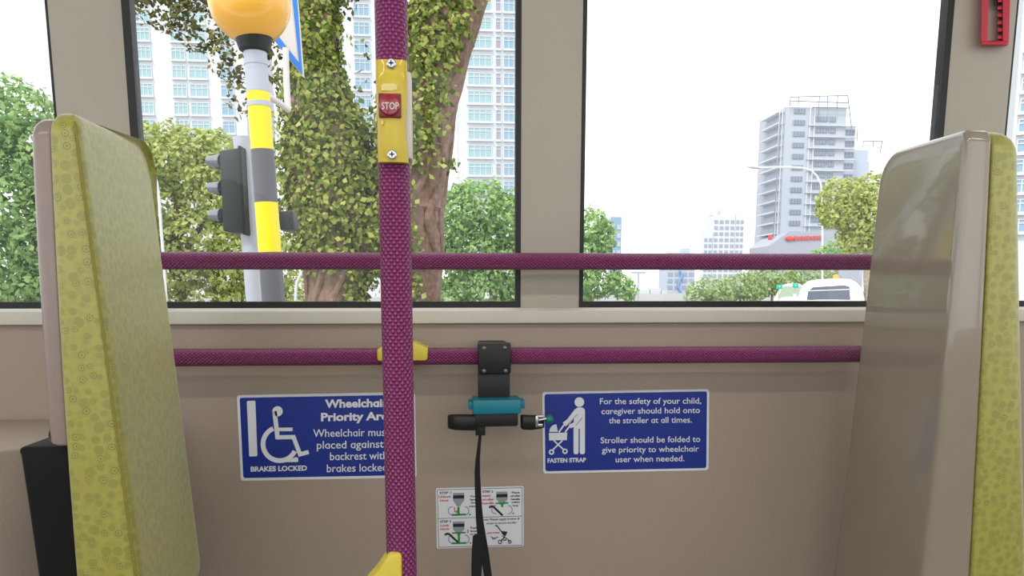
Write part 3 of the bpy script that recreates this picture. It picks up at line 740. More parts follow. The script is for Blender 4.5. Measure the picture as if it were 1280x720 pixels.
hbox(m, [(1228, -76), (1265, -76), (1265, -66), (1228, -66)], 0, .028)
m.build('holder_frame', M['red'], hh)
for i in range(11):
    y = -48 + i * 9.2; m = MB(); hbox(m, [(1247.5, y), (1256, y), (1256, y + 5), (1246.5, y + 5)], .001, .019, .0015); m.build('rib', M['red'], hh)
m = MB(); hbox(m, [(1242, -30), (1247, -30), (1247, 8), (1243, 8)], .004, .016); m.build('hammer_catch', M['black'], hh, label='black catch')
# ------------------------------------------------------------------ outside: street
GZ = -0.35
b = MB(); b.box(-900, 900, 2.2, 1200, GZ - .2, GZ); 
struct(b.build('ground', speckled('asphalt', (150, 150, 148), .9, .1, 40, .2), smooth=False))
RNG = np.random.default_rng(7)
def leaves(name, mt, pos, nrm, size, parent, up=.35, aspect=.6):
    """one mesh of many small folded leaves"""
    n = len(pos); s = size * RNG.uniform(.6, 1.35, n)
    nr = nrm + RNG.normal(0, .55, (n, 3)); nr[:, 2] += up; nr /= np.linalg.norm(nr, axis=1)[:, None] + 1e-9
    rv = RNG.normal(0, 1, (n, 3)); t = np.cross(nr, rv); t /= np.linalg.norm(t, axis=1)[:, None] + 1e-9; w = np.cross(nr, t)
    a = t * s[:, None] * .5; c = w * s[:, None] * .5 * aspect
    V = np.empty((n, 4, 3)); V[:, 0] = pos - a; V[:, 1] = pos + c - nr * s[:, None] * .12; V[:, 2] = pos + a; V[:, 3] = pos - c - nr * s[:, None] * .12
    o0 = np.array(parent.location); V -= o0
    me = bpy.data.meshes.new(name); me.vertices.add(4 * n); me.loops.add(6 * n); me.polygons.add(2 * n)
    me.vertices.foreach_set('co', V.reshape(-1).astype(np.float32))
    k = np.arange(n)[:, None] * 4; idx = (k + np.array([[0, 1, 2, 0, 2, 3]])).reshape(-1)
    me.loops.foreach_set('vertex_index', idx.astype(np.int32)); me.polygons.foreach_set('loop_start', (np.arange(2 * n) * 3).astype(np.int32))
    me.update(calc_edges=True); me.validate(); me.materials.append(mt)
    o = bpy.data.objects.new(name, me); COL.objects.link(o); o.parent = parent; return o
def blob_points(blobs, dens):
    P, N = [], []
    for cx, cy, cz, rx, ry, rz in blobs:
        n = int(9 * dens * (rx * rz + rx * ry + ry * rz))
        d = RNG.normal(0, 1, (n, 3)); d /= np.linalg.norm(d, axis=1)[:, None]
        # clumps: push the shell in and out with a low frequency bumpiness
        ph = RNG.uniform(0, 6.28, 3); fr = 5.0
        k = .82 + .14 * np.sin(fr * d[:, 0] + ph[0]) * np.sin(fr * d[:, 2] + ph[1]) + .07 * np.sin(11 * d[:, 0] + ph[2]) * np.sin(10 * d[:, 2]) + RNG.normal(0, .07, n)
        P.append(np.array([cx, cy, cz]) + d * k[:, None] * np.array([rx, ry, rz])); N.append(d)
    return np.concatenate(P), np.concatenate(N)
def tree(name, label, group, Y, blobs, trunks, mt, leaf, dens, bark='bark', cat='tree'):
    """blobs (px, py, radius x px, radius y px, extra depth m); trunks lists of (px, py, radius px, extra depth m)"""
    k = Y / F; base = at(trunks[0][0][0], 363, Y)
    t = thing(name, label, cat, (base.x, Y, GZ), group); B = []
    for bl in blobs:
        px, py, rx, ry = bl[:4]; dy = bl[4] if len(bl) > 4 else 0.0
        c_ = at(px, py, Y + dy); B.append((c_.x, c_.y, c_.z, rx * k, min(rx, ry) * k * 1.1, ry * k))
    p, n = blob_points(B, dens / leaf ** 2)
    f = leaves('foliage', mt, p, n, leaf, t)
    m = MB()
    for tr in trunks:
        pts = [at(q[0], q[1], Y + (q[3] if len(q) > 3 else 0)) for q in tr]; rs = [q[2] * k for q in tr]
        if tr is trunks[0]: pts = [Vector((pts[0].x, pts[0].y, GZ - .02))] + pts; rs = [rs[0] * 1.25] + rs
        P2, R2 = [], []
        for i in range(len(pts) - 1):
            for j in range(5):
                u = j / 5; w = RNG.normal(0, rs[i] * .12, 3); P2.append(pts[i].lerp(pts[i + 1], u) + Vector(w) * (1 if (i or j) else 0)); R2.append(rs[i] + (rs[i + 1] - rs[i]) * u)
        P2.append(pts[-1]); R2.append(rs[-1]); m.tube(P2, R2, 12)
    m.build('trunk', M[bark], t); return t

# --- the big creeper-covered tree
YT_ = 9.0; k9 = YT_ / F
limbs = [  # (px, py, radius px, depth)
    [(416, 470, 44, 0), (418, 370, 40, 0), (420, 310, 52, 0), (416, 250, 62, 0), (408, 190, 56, 0), (396, 130, 42, 0), (393, 70, 30, 0), (396, 0, 27, 0), (400, -80, 26, 0)],
    [(520, 470, 36, .2), (522, 375, 33, .2), (520, 320, 40, .1), (508, 262, 54, .1), (516, 200, 54, .1), (528, 130, 50, .1), (545, 60, 50, .1), (566, 0, 50, .1), (592, -80, 48, .1)],
    [(440, 300, 50, .1), (470, 285, 58, .1), (505, 265, 50, .1)],
    [(396, 60, 20, .1), (340, 30, 17, .3), (280, 10, 14, .5), (210, -40, 10, .7)],
]
base = at(470, 363, YT_)
ivt = thing('creeper_covered_tree', 'huge tree with forked trunk covered in green creeper behind the striped beacon', 'tree', (base.x, YT_, GZ))
m = MB(); PP, NN, LB = [], [], []
for li, L in enumerate(limbs):
    pts = [at(x, y, YT_ + d) for x, y, r, d in L]; rs = [r * k9 for x, y, r, d in L]
    if li < 2: pts = [Vector((pts[0].x, pts[0].y, GZ - .02))] + pts; rs = [rs[0] * 1.2] + rs
    P2, R2 = [], []
    for i in range(len(pts) - 1):
        for j in range(6):
            u = j / 6; P2.append(pts[i].lerp(pts[i + 1], u)); R2.append(rs[i] + (rs[i + 1] - rs[i]) * u)
    P2.append(pts[-1]); R2.append(rs[-1])
    m.tube(P2, [r * .8 * (1 + RNG.normal(0, .03)) for r in R2], 28)
    # roots and ridges along the bark
    if li < 2:
        for a in np.arange(0, 6.28, .7):
            m.tube([p + Vector((math.cos(a + .25 * math.sin(i * .5)), math.sin(a + .25 * math.sin(i * .5)), 0)) * r * .78 for i, (p, r) in enumerate(zip(P2, R2))], [r * .10 for r in R2], 8)
    for i in range(len(P2) - 1):
        d = P2[i + 1] - P2[i]; n = int(d.length * R2[i] * 5600)
        if n < 1: continue
        t = d.normalized(); e = t.orthogonal().normalized(); w = t.cross(e)
        ang = RNG.uniform(0, 2 * math.pi, n); rr = R2[i] * (.82 + np.abs(RNG.normal(0, .15, n)) ); u = RNG.uniform(0, 1, n)
        nv = np.outer(np.cos(ang), e) + np.outer(np.sin(ang), w)
        PP.append(np.array(P2[i]) + np.outer(u, d) + nv * rr[:, None]); NN.append(nv); LB.append(np.full(n, li))
P_, N_, L_ = np.concatenate(PP), np.concatenate(NN), np.concatenate(LB)
# bare bark: foot of both trunks, and the right flank of the right limb
zf = (P_[:, 2] - CZ) / P_[:, 1] * F; az = 363 - zf                         # height expressed as image row for the limits below
flank = N_[:, 0] > .58 + RNG.normal(0, .1, len(P_))
bare = ((L_ == 0) & (az > 333 + RNG.normal(0, 8, len(P_))) & (N_[:, 0] < .45)) | ((L_ == 1) & (flank) & (az < 205)) | ((L_ == 1) & (N_[:, 0] > .1 + RNG.normal(0, .12, len(P_))) & (az > 205 + RNG.normal(0, 14, len(P_))))
keep = ~bare & (L_ != 3)
dk = L_ == 3
leaves('creeper', M['ivy'], P_[keep], N_[keep], .075, ivt, .25, .75)
m.build('trunk', M['barkred'], ivt)
hb = [(205, 8, 45, 30, .5), (250, 30, 44, 34, .4), (292, 66, 34, 40, .3), (300, 118, 18, 34, .3), (330, 20, 50, 34, .3), (232, -30, 90, 40, .5), (400, -20, 60, 40, .2), (352, 78, 26, 40, .2), (180, -12, 30, 22, .5), (385, 40, 30, 40, -.1)]
B = [(at(x, y, YT_ + d).x, YT_ + d, at(x, y, YT_ + d).z, rx * k9, rx * k9 * .8, ry * k9) for x, y, rx, ry, d in hb]
p, n = blob_points(B, .45 / .075 ** 2); leaves('hanging_foliage', M['ivydark'], p, n, .075, ivt, .1)
hb = [(395, 22, 24, 40, -.5), (392, 100, 30, 40, -.45), (455, 60, 10, 12, -.2), (452, 100, 9, 16, -.2), (462, 150, 12, 20, -.2), (440, 52, 8, 8, -.2)]
B = [(at(x, y, YT_ + d).x, YT_ + d, at(x, y, YT_ + d).z, rx * k9, rx * k9 * .5, ry * k9) for x, y, rx, ry, d in hb]
p, n = blob_points(B, .2 / .075 ** 2); leaves('creeper_sprays', M['ivy'], p, n, .075, ivt, .2)

# --- other trees on the street
G = 'roadside trees'
tree('roadside_tree', 'yellow-green tree between the left seat back and the traffic light', G, 13, [(235, 205, 55, 45), (205, 190, 36, 40), (270, 240, 45, 50), (200, 262, 36, 50), (250, 300, 60, 45), (215, 335, 50, 40), (290, 330, 40, 45), (340, 310, 30, 35), (330, 350, 46, 30), (178, 320, 30, 60), (270, 190, 30, 30), (230, 372, 60, 26), (310, 374, 50, 24), (372, 372, 36, 26)],
     [[(228, 400, 8), (224, 330, 6), (222, 250, 4), (218, 200, 3)], [(224, 330, 4), (250, 285, 3), (268, 240, 2)], [(226, 360, 4), (206, 320, 3), (196, 280, 2)]], M['leafyel'], .095, 1.25, 'barkred')
tree('roadside_tree', 'light green tree left of the left seat back, beyond the far left window', G, 12, [(15, 150, 60, 50), (-40, 180, 60, 80), (50, 200, 40, 60), (10, 250, 60, 60), (50, 300, 40, 60), (-20, 330, 60, 60), (30, 350, 50, 40), (80, 260, 40, 70), (110, 200, 40, 50), (110, 320, 50, 60)],
     [[(40, 420, 9), (42, 330, 7), (46, 250, 5), (36, 190, 3)], [(44, 290, 4), (20, 240, 3)]], M['leafmid'], .1, 1.2, 'barkred')
tree('roadside_tree', 'soft green tree between the creeper trunk and the middle pillar', G, 14, [(600, 262, 48, 42), (570, 275, 36, 44), (640, 280, 40, 50), (590, 310, 50, 36), (560, 335, 30, 34), (630, 335, 50, 36), (676, 300, 40, 60), (610, 360, 60, 30), (560, 372, 40, 24), (650, 372, 40, 24)],
     [[(618, 420, 6), (616, 350, 5), (606, 300, 3), (596, 262, 2)], [(616, 345, 3), (634, 300, 2)]], M['leafmid'], .1, 1.2)
tree('roadside_tree', 'green tree just right of the middle pillar with a thin tower behind', G, 20, [(738, 285, 30, 28), (752, 300, 20, 28), (730, 320, 40, 30), (750, 350, 32, 24), (772, 358, 22, 18), (715, 350, 40, 40), (786, 364, 12, 14)],
     [[(738, 410, 5), (736, 340, 4), (738, 300, 2)]], M['leafmid'], .13, 1.2)
tree('roadside_tree', 'round dense tree in front of the grey tower, left of the right seat back', G, 26, [(1055, 250, 38, 32), (1085, 245, 40, 30), (1080, 275, 36, 36), (1045, 268, 26, 22), (1100, 290, 30, 30), (1072, 300, 26, 22)],
     [[(1086, 410, 6), (1085, 330, 5), (1084, 270, 3)]], M['leafyel'], .17, 1.3)
tree('roadside_shrub', 'small light shrub crown below the round dense tree', G, 36, [(1048, 312, 22, 14), (1030, 320, 20, 12), (1062, 322, 20, 14)], [[(1046, 400, 3), (1046, 350, 2), (1046, 318, 1)]], M['leafmid'], .2, 1.0, 'bark', 'shrub')
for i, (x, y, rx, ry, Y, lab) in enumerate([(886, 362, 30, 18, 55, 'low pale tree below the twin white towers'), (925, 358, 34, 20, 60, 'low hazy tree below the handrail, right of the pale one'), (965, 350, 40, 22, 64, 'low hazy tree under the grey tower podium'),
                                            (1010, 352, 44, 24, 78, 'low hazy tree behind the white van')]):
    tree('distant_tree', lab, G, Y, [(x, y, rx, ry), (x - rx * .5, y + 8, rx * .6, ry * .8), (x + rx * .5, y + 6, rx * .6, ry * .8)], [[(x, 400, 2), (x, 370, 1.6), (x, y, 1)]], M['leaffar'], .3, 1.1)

# --- striped beacon post
YB_ = 4.1; kb = YB_ / F
px_at = lambda y: 321.5 + (y - 100) * .074
foot = at(px_at(480), 480, YB_)
bt0 = at(px_at(66), 66, YB_); bx = lambda z: bt0.x + (foot.x - bt0.x) * (z - bt0.z) / (foot.z - bt0.z)
bc = thing('beacon_post', 'black and yellow striped crossing beacon post with orange globe', 'beacon', (bx(GZ), YB_, GZ))
M['pole_yellow'] = mat('pole_yellow', (238, 216, 20), .4); M['pole_dark'] = mat('pole_dark_grey', (92, 92, 98), .5); M['pole_silver'] = mat('pole_silver', (176, 180, 192), .45, .2)
M['globe'] = mat('orange_globe', (240, 176, 62), .25, coat=.4)
def stripe(y0, y1, mt, r=13.2, name='stripe', lab=None):
    z0, z1 = at(px_at(y0), y0, YB_).z, (at(px_at(y1), y1, YB_).z if y1 < 600 else GZ)
    mm = MB(); mm.tube([(bx(z0), YB_, z0), (bx(z1), YB_, z1)], r * kb, 28); return mm.build(name, M[mt], bc, label=lab)
stripe(64, 116, 'pole_silver', 13, 'sleeve', 'grey sleeve below the globe'); stripe(115.5, 188, 'pole_yellow', 13, lab='yellow stripe'); stripe(187.5, 254, 'pole_dark', 13.3, lab='dark grey stripe'); stripe(253.5, 316, 'pole_yellow', 13.4, lab='yellow stripe'); stripe(315.5, 384, 'pole_dark', 13.6, lab='dark grey stripe')
stripe(383.5, 450, 'pole_yellow', 13.6, lab='yellow stripe'); stripe(449.5, 999, 'pole_dark', 13.6, lab='dark grey stripe')
stripe(75, 82, 'pole_silver', 13.6, 'band'); stripe(128, 134, 'pole_silver', 13.6, 'band')
g = at(312, 2, YB_ + .0); z0 = at(318, 66, YB_).z; z1 = at(318, 45, YB_).z
m = MB(); m.lathe([(.058, z0), (.075, z0 + .01), (.098, z1 - .004), (.1, z1 + .004), (.07, z1 + .012)], (bx(z0) - .004, YB_, 0), 32); m.build('collar', M['black'], bc, label='black collar')
m = MB(); m.ball((g.x, YB_, g.z), (.204, .204, .209), 0, 40, 28); m.build('globe', M['globe'], bc, label='orange globe')

# --- crossing sign next to the globe, seen at a slant
c = at(378, 96, 4.9)
sgn = thing('crossing_sign', 'blue and white crossing sign plate pointing down behind the globe', 'sign', c)
def plate(q, Y0, Y1, th=.006):
    out_ = []
    for x, y in q:
        u = (x - 270) / 110; out_.append(at(x, y, Y0 + (Y1 - Y0) * u))
    return out_
m = MB(); d = Vector((.004, .006, 0))
m.prism(plate([(379.5, 97), (341, 49), (270, -40), (330, -110), (367, -110), (371, -10)], 4.75, 4.95), d * 1.2, bev=.001); m.build('plate_back', M['pale'], sgn, label='pale plate')
m = MB(); q1 = [(377.5, 93), (343.5, 51), (347.5, 45), (374, 79)]; m.prism(plate(q1, 4.745, 4.945), d * .6)
m.prism(plate([(377.5, 93), (374, 79), (364, -15), (362, -105), (367.5, -105), (370, -14)], 4.744, 4.944), d * .6)
m.prism(plate([(343.5, 51), (276, -36), (282, -36), (347.5, 45)], 4.744, 4.944), d * .6)
m.build('border', mat('sign_border_blue', (40, 120, 205), .4), sgn, label='bright blue border', smooth=False)
m = MB(); A = lambda x, y: at(x, y, 4.86)
q_ = at(px_at(112), 112, YB_ + .05)
m.tube([A(357, 60), A(358, 100), A(360, 136)], 4.0 * 4.86 / F * .9, 10); m.tube([A(360, 137), at(345, 126, 4.6), q_], .019, 10); m.build('bracket', M['pale'], sgn, label='white tube bracket')

# --- traffic light on a grey post
YL = 4.5; kl = YL / F
tl = thing('traffic_light', 'grey street post with black traffic signal seen from the side', 'traffic light', (at(322, 480, YL).x, YL, GZ))
f0, f1 = at(305, 172, YL), at(321, 374, YL); dx = (f1.x - f0.x) / (f1.z - f0.z)
m = MB(); m.tube([f0, Vector((f0.x + dx * (GZ - f0.z), YL, GZ))], 12.5 * kl, 24); m.build('post', M['pole_silver'], tl)
m = MB(); A = lambda x, y: at(x, y, YL - .1)
m.prism([A(274, 188), A(302, 184), A(307, 292), A(279, 289)], (0, .30, 0), bev=.008); hd = m.build('signal_head', mat('signal_black', (46, 52, 56), .5), tl)
m = MB(); A = lambda x, y: at(x, y, YL - .16); m.prism([A(297, 182), A(301, 182), A(307, 293), A(303, 293)], (0, .42, 0), bev=.003); m.build('backboard', M['black'], hd)
for y in (203, 236, 270):
    a, c_ = at(278, y + 1, YL + .05), at(261 + (y - 200) * .05, y, YL + .05); m = MB()
    n = 12; vs = []
    for P0, r0 in ((a, .105), (c_, .075)):
        for q in range(n + 1):
            th = math.pi * 1.5 * q / n - math.pi * .25
            for rr in (r0, r0 - .006): vs.append((P0.x, P0.y + math.cos(th) * rr * .9, P0.z + math.sin(th) * rr * .45))
    e = (n + 1) * 2; fs = []
    for q in range(n): fs += [(2 * q, 2 * q + 2, e + 2 * q + 2, e + 2 * q), (2 * q + 1, e + 2 * q + 1, e + 2 * q + 3, 2 * q + 3), (e + 2 * q, e + 2 * q + 2, e + 2 * q + 3, e + 2 * q + 1)]
    m.add(vs, fs); m.build('visor', mat('visor_grey', (120, 126, 134), .5) if 'visor_grey' not in bpy.data.materials else bpy.data.materials['visor_grey'], hd, label='grey visor')
m = MB(); A = lambda x, y: at(x, y, YL + .1); m.prism([A(348, 264), A(366, 263), A(368, 287), A(350, 288)], (0, .14, 0), bev=.006)
m.prism([A(330, 272), A(352, 272), A(352, 277), A(330, 277)], (0, .03, 0)); m.build('push_button_box', bpy.data.materials['signal_black'], tl)

# --- lamp posts and hoops
M['post_white'] = mat('pale_post', (222, 224, 226), .5); M['post_grey'] = mat('grey_post', (168, 172, 178), .5)
def curve_post(name, label, cat, Y, pts, rpx, mt, group=None, head=None):
    P3 = [at(x, y, Y) for x, y in pts]; t = thing(name, label, cat, (P3[-1].x, Y, GZ), group)
    P3.append(Vector((P3[-1].x, Y, GZ))); m_ = MB(); m_.tube(P3, rpx * Y / F, 10); m_.build('post', M[mt], t)
    if head:
        m_ = MB(); a, c_ = at(*head[0], Y), at(*head[1], Y); m_.tube([a, (a + c_) / 2, c_], [.3 * head[2] * Y / F, head[2] * Y / F, .6 * head[2] * Y / F], 12); m_.build('lamp_head', M['post_grey'], t)
    return t
curve_post('street_lamp', 'thin white lamp post curving beside the left seat back', 'lamp post', 11, [(176, 203), (184, 209), (191, 216), (196, 228), (199, 250), (201, 280), (205, 330), (208, 378)], 1.7, 'post_white')
curve_post('street_lamp', 'tall street lamp arching in front of the grey tower', 'lamp post', 40, [(947, 209.5), (968, 209), (990, 209), (1004, 210), (1014, 213), (1021, 220), (1026, 230), (1027.5, 245), (1028, 290), (1028, 378)], 1.2, 'post_white', None, ((933, 208.5), (950, 210), 1.8))
hoop = [(369.5, 376), (370, 362), (371.5, 352), (375, 345), (381, 339), (389, 335.5), (400, 334), (411, 336), (420, 343), (424, 354), (425, 376)]
curve_post('railing_hoop', 'white railing hoop at the foot of the creeper-covered trunk', 'railing', 11, hoop, 1.8, 'post_white')
t = thing('lamp_mast', 'far thin lamp mast between the tree and the distant towers', 'lamp post', (at(798, 370, 90).x, 90, GZ))
m = MB(); q = at(798, 341, 90); m.tube([q, (q.x, 90, GZ)], .12, 8); m.build('post', M['post_grey'], t); m = MB(); m.box(q.x - .9, q.x + .9, 89.9, 90.1, q.z - .1, q.z + .15); m.build('lamp_head', M['post_grey'], t)

# ------------------------------------------------------------------ buildings
M['bld_white'] = mat('white_render', (206, 209, 213), .8); M['bld_glass'] = mat('pale_blue_glazing', (150, 178, 186), .25); M['bld_frame'] = mat('white_mullion', (212, 216, 220), .6)
M['bld_dark'] = mat('dark_opening', (150, 152, 164), .6); M['bld_grey'] = mat('hazy_grey_concrete', (176, 182, 194), .8); M['bld_greydk'] = mat('grey_window', (126, 134, 150), .4)  # the office tower greys are paled, with haze put into the colour
M['bld_blue'] = mat('blue_grey_glazing', (136, 164, 184), .25)
def win(w, h, nm, glassm='bld_glass', nv=2, parent=None, loc=None):
    mm = MB(); mm.box(-w / 2, w / 2, -.12, .1, -h / 2, h / 2, 0)
    t_ = .09
    for x in [-w / 2 + w * i / (nv + 1) for i in range(nv + 2)]: mm.box(x - t_ / 2, x + t_ / 2, -.2, -.1, -h / 2, h / 2, 1)
    for z in (-h / 2, h / 2, h * .2): mm.box(-w / 2, w / 2, -.2, -.1, z - t_ / 2, z + t_ / 2, 1)
    me_o = mm.build(nm, [M[glassm], M['bld_frame']], parent, smooth=False); return me_o
def tower(label, Y, x0, x1, ytop, cols, floor_px, y_first, y_last, depth, wall='bld_white', slabs=True, group=None, name='apartment_tower', ybase=None):
    """cols: (px centre, px width, glazing, mullions)"""
    k = Y / F; a, c_ = at(x0, 363, Y), at(x1, 363, Y); zt = at(640, ytop, Y).z
    t = thing(name, label, 'building', ((a.x + c_.x) / 2, Y, GZ), group)
    m_ = MB(); m_.box(a.x, c_.x, Y, Y + depth, GZ, zt); m_.build('wall', M[wall], t, smooth=False)
    n = int((y_last - y_first) / floor_px) + 1
    for ci, (px, pw, gm, nv) in enumerate(cols):
        proto = None; zc0 = at(px, y_first, Y)
        for i in range(n):
            z = CZ + (363 - (y_first + i * floor_px)) * k; x = at(px, 363, Y).x
            if proto is None:
                m0 = win(pw * k, floor_px * k * .66, 'window', gm, nv, None); proto = m0; m0.parent = t; m0.location = Vector((x, Y, z)) - t.location
            else:
                cp = proto.copy(); COL.objects.link(cp); cp.location = Vector((x, Y, z)) - t.location
    for ci, (px, pw, gm, nv) in enumerate(cols if slabs else []):
        proto = None; x = at(px, 363, Y).x; hw = pw * k * .56
        for i in range(n):
            z = CZ + (363 - (y_first + (i + .5) * floor_px)) * k + floor_px * k * .12
            if proto is None:
                m_ = MB(); m_.box(-hw, hw, -.5, .05, -.16, .16); proto = m_.build('floor_slab', M['bld_white'], None, smooth=False); proto.parent = t; proto.location = Vector((x, Y, z)) - t.location
            else:
                cp = proto.copy(); COL.objects.link(cp); cp.location = Vector((x, Y, z)) - t.location
    return t
GB = 'white apartment towers'
tower('white apartment tower behind the striped beacon and hanging foliage', 140, 57, 318, -60, [(173, 17, 'bld_blue', 1), (195, 20, 'bld_glass', 3), (239, 15, 'bld_glass', 2), (262, 20, 'bld_glass', 2), (296, 14, 'bld_blue', 1)], 20.3, -30, 215, 22, group=GB)
tower('white apartment tower seen in the fork of the creeper-covered tree', 146, 404, 480, -60, [(428, 14, 'bld_glass', 2), (460, 18, 'bld_blue', 2)], 20.6, -24, 215, 20, group=GB)
tower('white apartment tower between the creeper-covered tree and middle pillar', 132, 575, 668, -60, [(601, 28, 'bld_glass', 3), (623.5, 6, 'bld_dark', 0), (639, 18, 'bld_blue', 2), (659, 14, 'bld_glass', 1)], 21, -35, 240, 20, group=GB)
t4 = tower('striped white and blue tower beyond the far right window', 75, 1250, 1480, -60, [(1270, 34, 'bld_blue', 3), (1311, 32, 'bld_glass', 2), (1350, 30, 'bld_blue', 2)], 25, -20, 300, 16, group=GB)
th4 = R(32); lc = Vector((at(1250, 363, 75).x, 75, GZ)); hw4 = t4.location.x - lc.x
t4.rotation_euler = (0, 0, -th4); t4.location = (lc.x + hw4 * math.cos(th4), 75 - hw4 * math.sin(th4), GZ)
# distant towers right window
def slim(label, Y, x0, x1, ytop, wall, nb, glassm, name='distant_tower', crown=None):
    k = Y / F; a, c_ = at(x0, 363, Y), at(x1, 363, Y); zt = at(x0, ytop, Y).z; w = c_.x - a.x
    t = thing(name, label, 'building', ((a.x + c_.x) / 2, Y, GZ)); m_ = MB(); m_.box(a.x, c_.x, Y, Y + w, GZ, zt); m_.build('wall', M[wall], t, smooth=False)
    for i in range(nb):
        xc = a.x + w * (i + .5) / nb; m_ = MB(); fl = 3.4; n = int((zt - GZ - 3) / fl)
        for j in range(n): m_.box(xc - w / nb * .33, xc + w / nb * .33, Y - .25, Y + .1, GZ + 2 + j * fl, GZ + 2 + j * fl + 1.9)
        m_.build('window_column', M[glassm], t, smooth=False)
    if crown:
        m_ = MB()
        for cx0, cx1, cy in crown: p0, p1 = at(cx0, cy, Y), at(cx1, ytop, Y); m_.box(p0.x, p1.x, Y + 2, Y + w * .6, p1.z - .2, p0.z)
        m_.build('roof_crown', M[wall], t, smooth=False)
    return t
M['far_white'] = mat('hazy_white_render', (206, 209, 214), .9); M['far_win'] = mat('hazy_window', (150, 158, 176), .6); M['far_grey'] = mat('hazy_grey_render', (180, 188, 202), .9)  # haze is mixed into these far building colours
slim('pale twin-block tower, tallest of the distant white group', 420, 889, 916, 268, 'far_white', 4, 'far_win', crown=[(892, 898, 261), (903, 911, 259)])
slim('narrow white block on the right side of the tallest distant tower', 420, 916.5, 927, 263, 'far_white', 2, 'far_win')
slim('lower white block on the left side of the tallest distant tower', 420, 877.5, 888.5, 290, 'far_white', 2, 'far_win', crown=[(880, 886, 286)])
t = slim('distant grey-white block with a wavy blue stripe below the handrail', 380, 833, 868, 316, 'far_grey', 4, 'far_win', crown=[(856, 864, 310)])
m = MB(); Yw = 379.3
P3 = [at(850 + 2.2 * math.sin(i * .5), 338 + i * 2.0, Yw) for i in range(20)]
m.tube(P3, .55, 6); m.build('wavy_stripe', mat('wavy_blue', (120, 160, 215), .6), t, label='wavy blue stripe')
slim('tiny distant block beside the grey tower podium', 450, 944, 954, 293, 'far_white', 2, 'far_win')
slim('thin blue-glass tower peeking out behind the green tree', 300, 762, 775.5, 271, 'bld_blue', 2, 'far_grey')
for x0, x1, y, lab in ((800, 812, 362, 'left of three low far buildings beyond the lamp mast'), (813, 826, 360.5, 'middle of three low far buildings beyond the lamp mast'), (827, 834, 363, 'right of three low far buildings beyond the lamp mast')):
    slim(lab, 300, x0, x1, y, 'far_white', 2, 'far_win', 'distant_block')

# grey office tower under scaffolding
YG = 235; kg = YG / F
gx = lambda x: at(x, 363, YG).x
gz = lambda y: CZ + (363 - y) * kg
ot = thing('office_tower', 'grey high-rise with scaffolding and red sign on its podium', 'building', (gx(1010), YG, GZ))
m = MB(); m.box(gx(972), gx(1046), YG, YG + 20, GZ, gz(136)); m.box(gx(1040), gx(1059), YG + .5, YG + 18, GZ, gz(158)); m.build('wall', M['bld_grey'], ot, smooth=False)
m = MB(); m.box(gx(1059), gx(1090), YG + 6, YG + 22, GZ, gz(196)); m.box(gx(1064), gx(1090), YG + 7, YG + 20, gz(196), gz(181)); m.build('side_wing', M['far_grey'], ot, smooth=False)
m = MB(); m.prism([(gx(950), YG - 6, GZ), (gx(1060), YG - 6, GZ), (gx(1060), YG - 6, gz(289)), (gx(972), YG - 6, gz(291)), (gx(962), YG - 6, gz(298)), (gx(950), YG - 6, gz(308))], (0, 16, 0)); m.build('podium', mat('podium_grey', (164, 168, 180), .8), ot, smooth=False)
m = MB()
for i in range(12): m.box(gx(964.5), gx(972), YG + 1, YG + 14, gz(142 + i * 13.6), gz(140.5 + i * 13.6))
for x in (965, 968.5): m.box(gx(x), gx(x + .7), YG, YG + .4, gz(300), gz(134))
m.build('balcony_stack', M['far_white'], ot, smooth=False)
pr = {}
for (x0, x1, ya, n) in ((982, 996, 141, 12), (1009, 1023.5, 150, 10), (1025.5, 1033.5, 150, 10), (1042, 1058, 165, 9)):
    for i in range(n):
        y = ya + i * 13.7; key = round(x1 - x0, 1); yf = YG + (0.5 if x0 == 1042 else 0)
        if key not in pr:
            mm = MB(); w = gx(x1) - gx(x0); mm.box(-w / 2, w / 2, -.25, .05, -.75, .75, 0)
            for j in range(4): mm.box(-w / 2 + w * j / 4 - .05, -w / 2 + w * j / 4 + .05, -.35, -.2, -.75, .75, 1)
            o = mm.build('window', [M['bld_greydk'], M['bld_grey']], None, smooth=False); o.parent = ot; pr[key] = o
        else: o = pr[key].copy(); COL.objects.link(o)
        o.location = Vector(((gx(x0) + gx(x1)) / 2, yf, gz(y))) - ot.location
m = MB()
for i in range(11): m.box(gx(1000), gx(1059), YG - .9, YG - .1, gz(158.6 + i * 13.7), gz(158 + i * 13.7))
for x in (1001, 1006.5): m.box(gx(x), gx(x + 1), YG - .5, YG, gz(290), gz(136))
m.build('floor_ledge', M['far_white'], ot, smooth=False)
m = MB(); m.box(gx(1058.8), gx(1059.3), YG - .9, YG - .6, gz(178), gz(160))
S = lambda x, y, dy=-1.2: Vector((gx(x), YG + dy, gz(y)))
for a, c_ in (((975, 136), (975, 125)), ((975, 125.5), (1044, 122)), ((1044, 122), (1051, 162)), ((1010, 124), (1010, 150)), ((975, 130), (1046, 131)), ((985, 125), (985, 136)), ((1020, 124), (1020, 140)), ((1032, 123), (1032, 140)), ((1002, 137), (1047, 137)), ((964, 145), (962, 298)), ((1066, 177), (1089, 176)), ((1089, 176), (1087, 192)), ((1066, 177), (1066, 184)), ((1078, 177), (1078, 184))):
    m.tube([S(*a), S(*c_)], .16, 6)
m.build('scaffolding', M['bld_greydk'], ot, smooth=False)
m = MB(); YS_ = YG - 6.4
m.ball(at(987, 298, YS_), (1.5, .3, .75), 0, 14, 8)
for i in range(9):
    h = (1.0, .8, .9, .8, 1.0, .75, .9, .8, 1.0)[i]; p = at(994.5 + i * 4, 298 - i * .12, YS_); m.box(p.x - .36, p.x + .36, YS_, YS_ + .3, p.z - .75 * h, p.z + .75 * h, 0, .1)
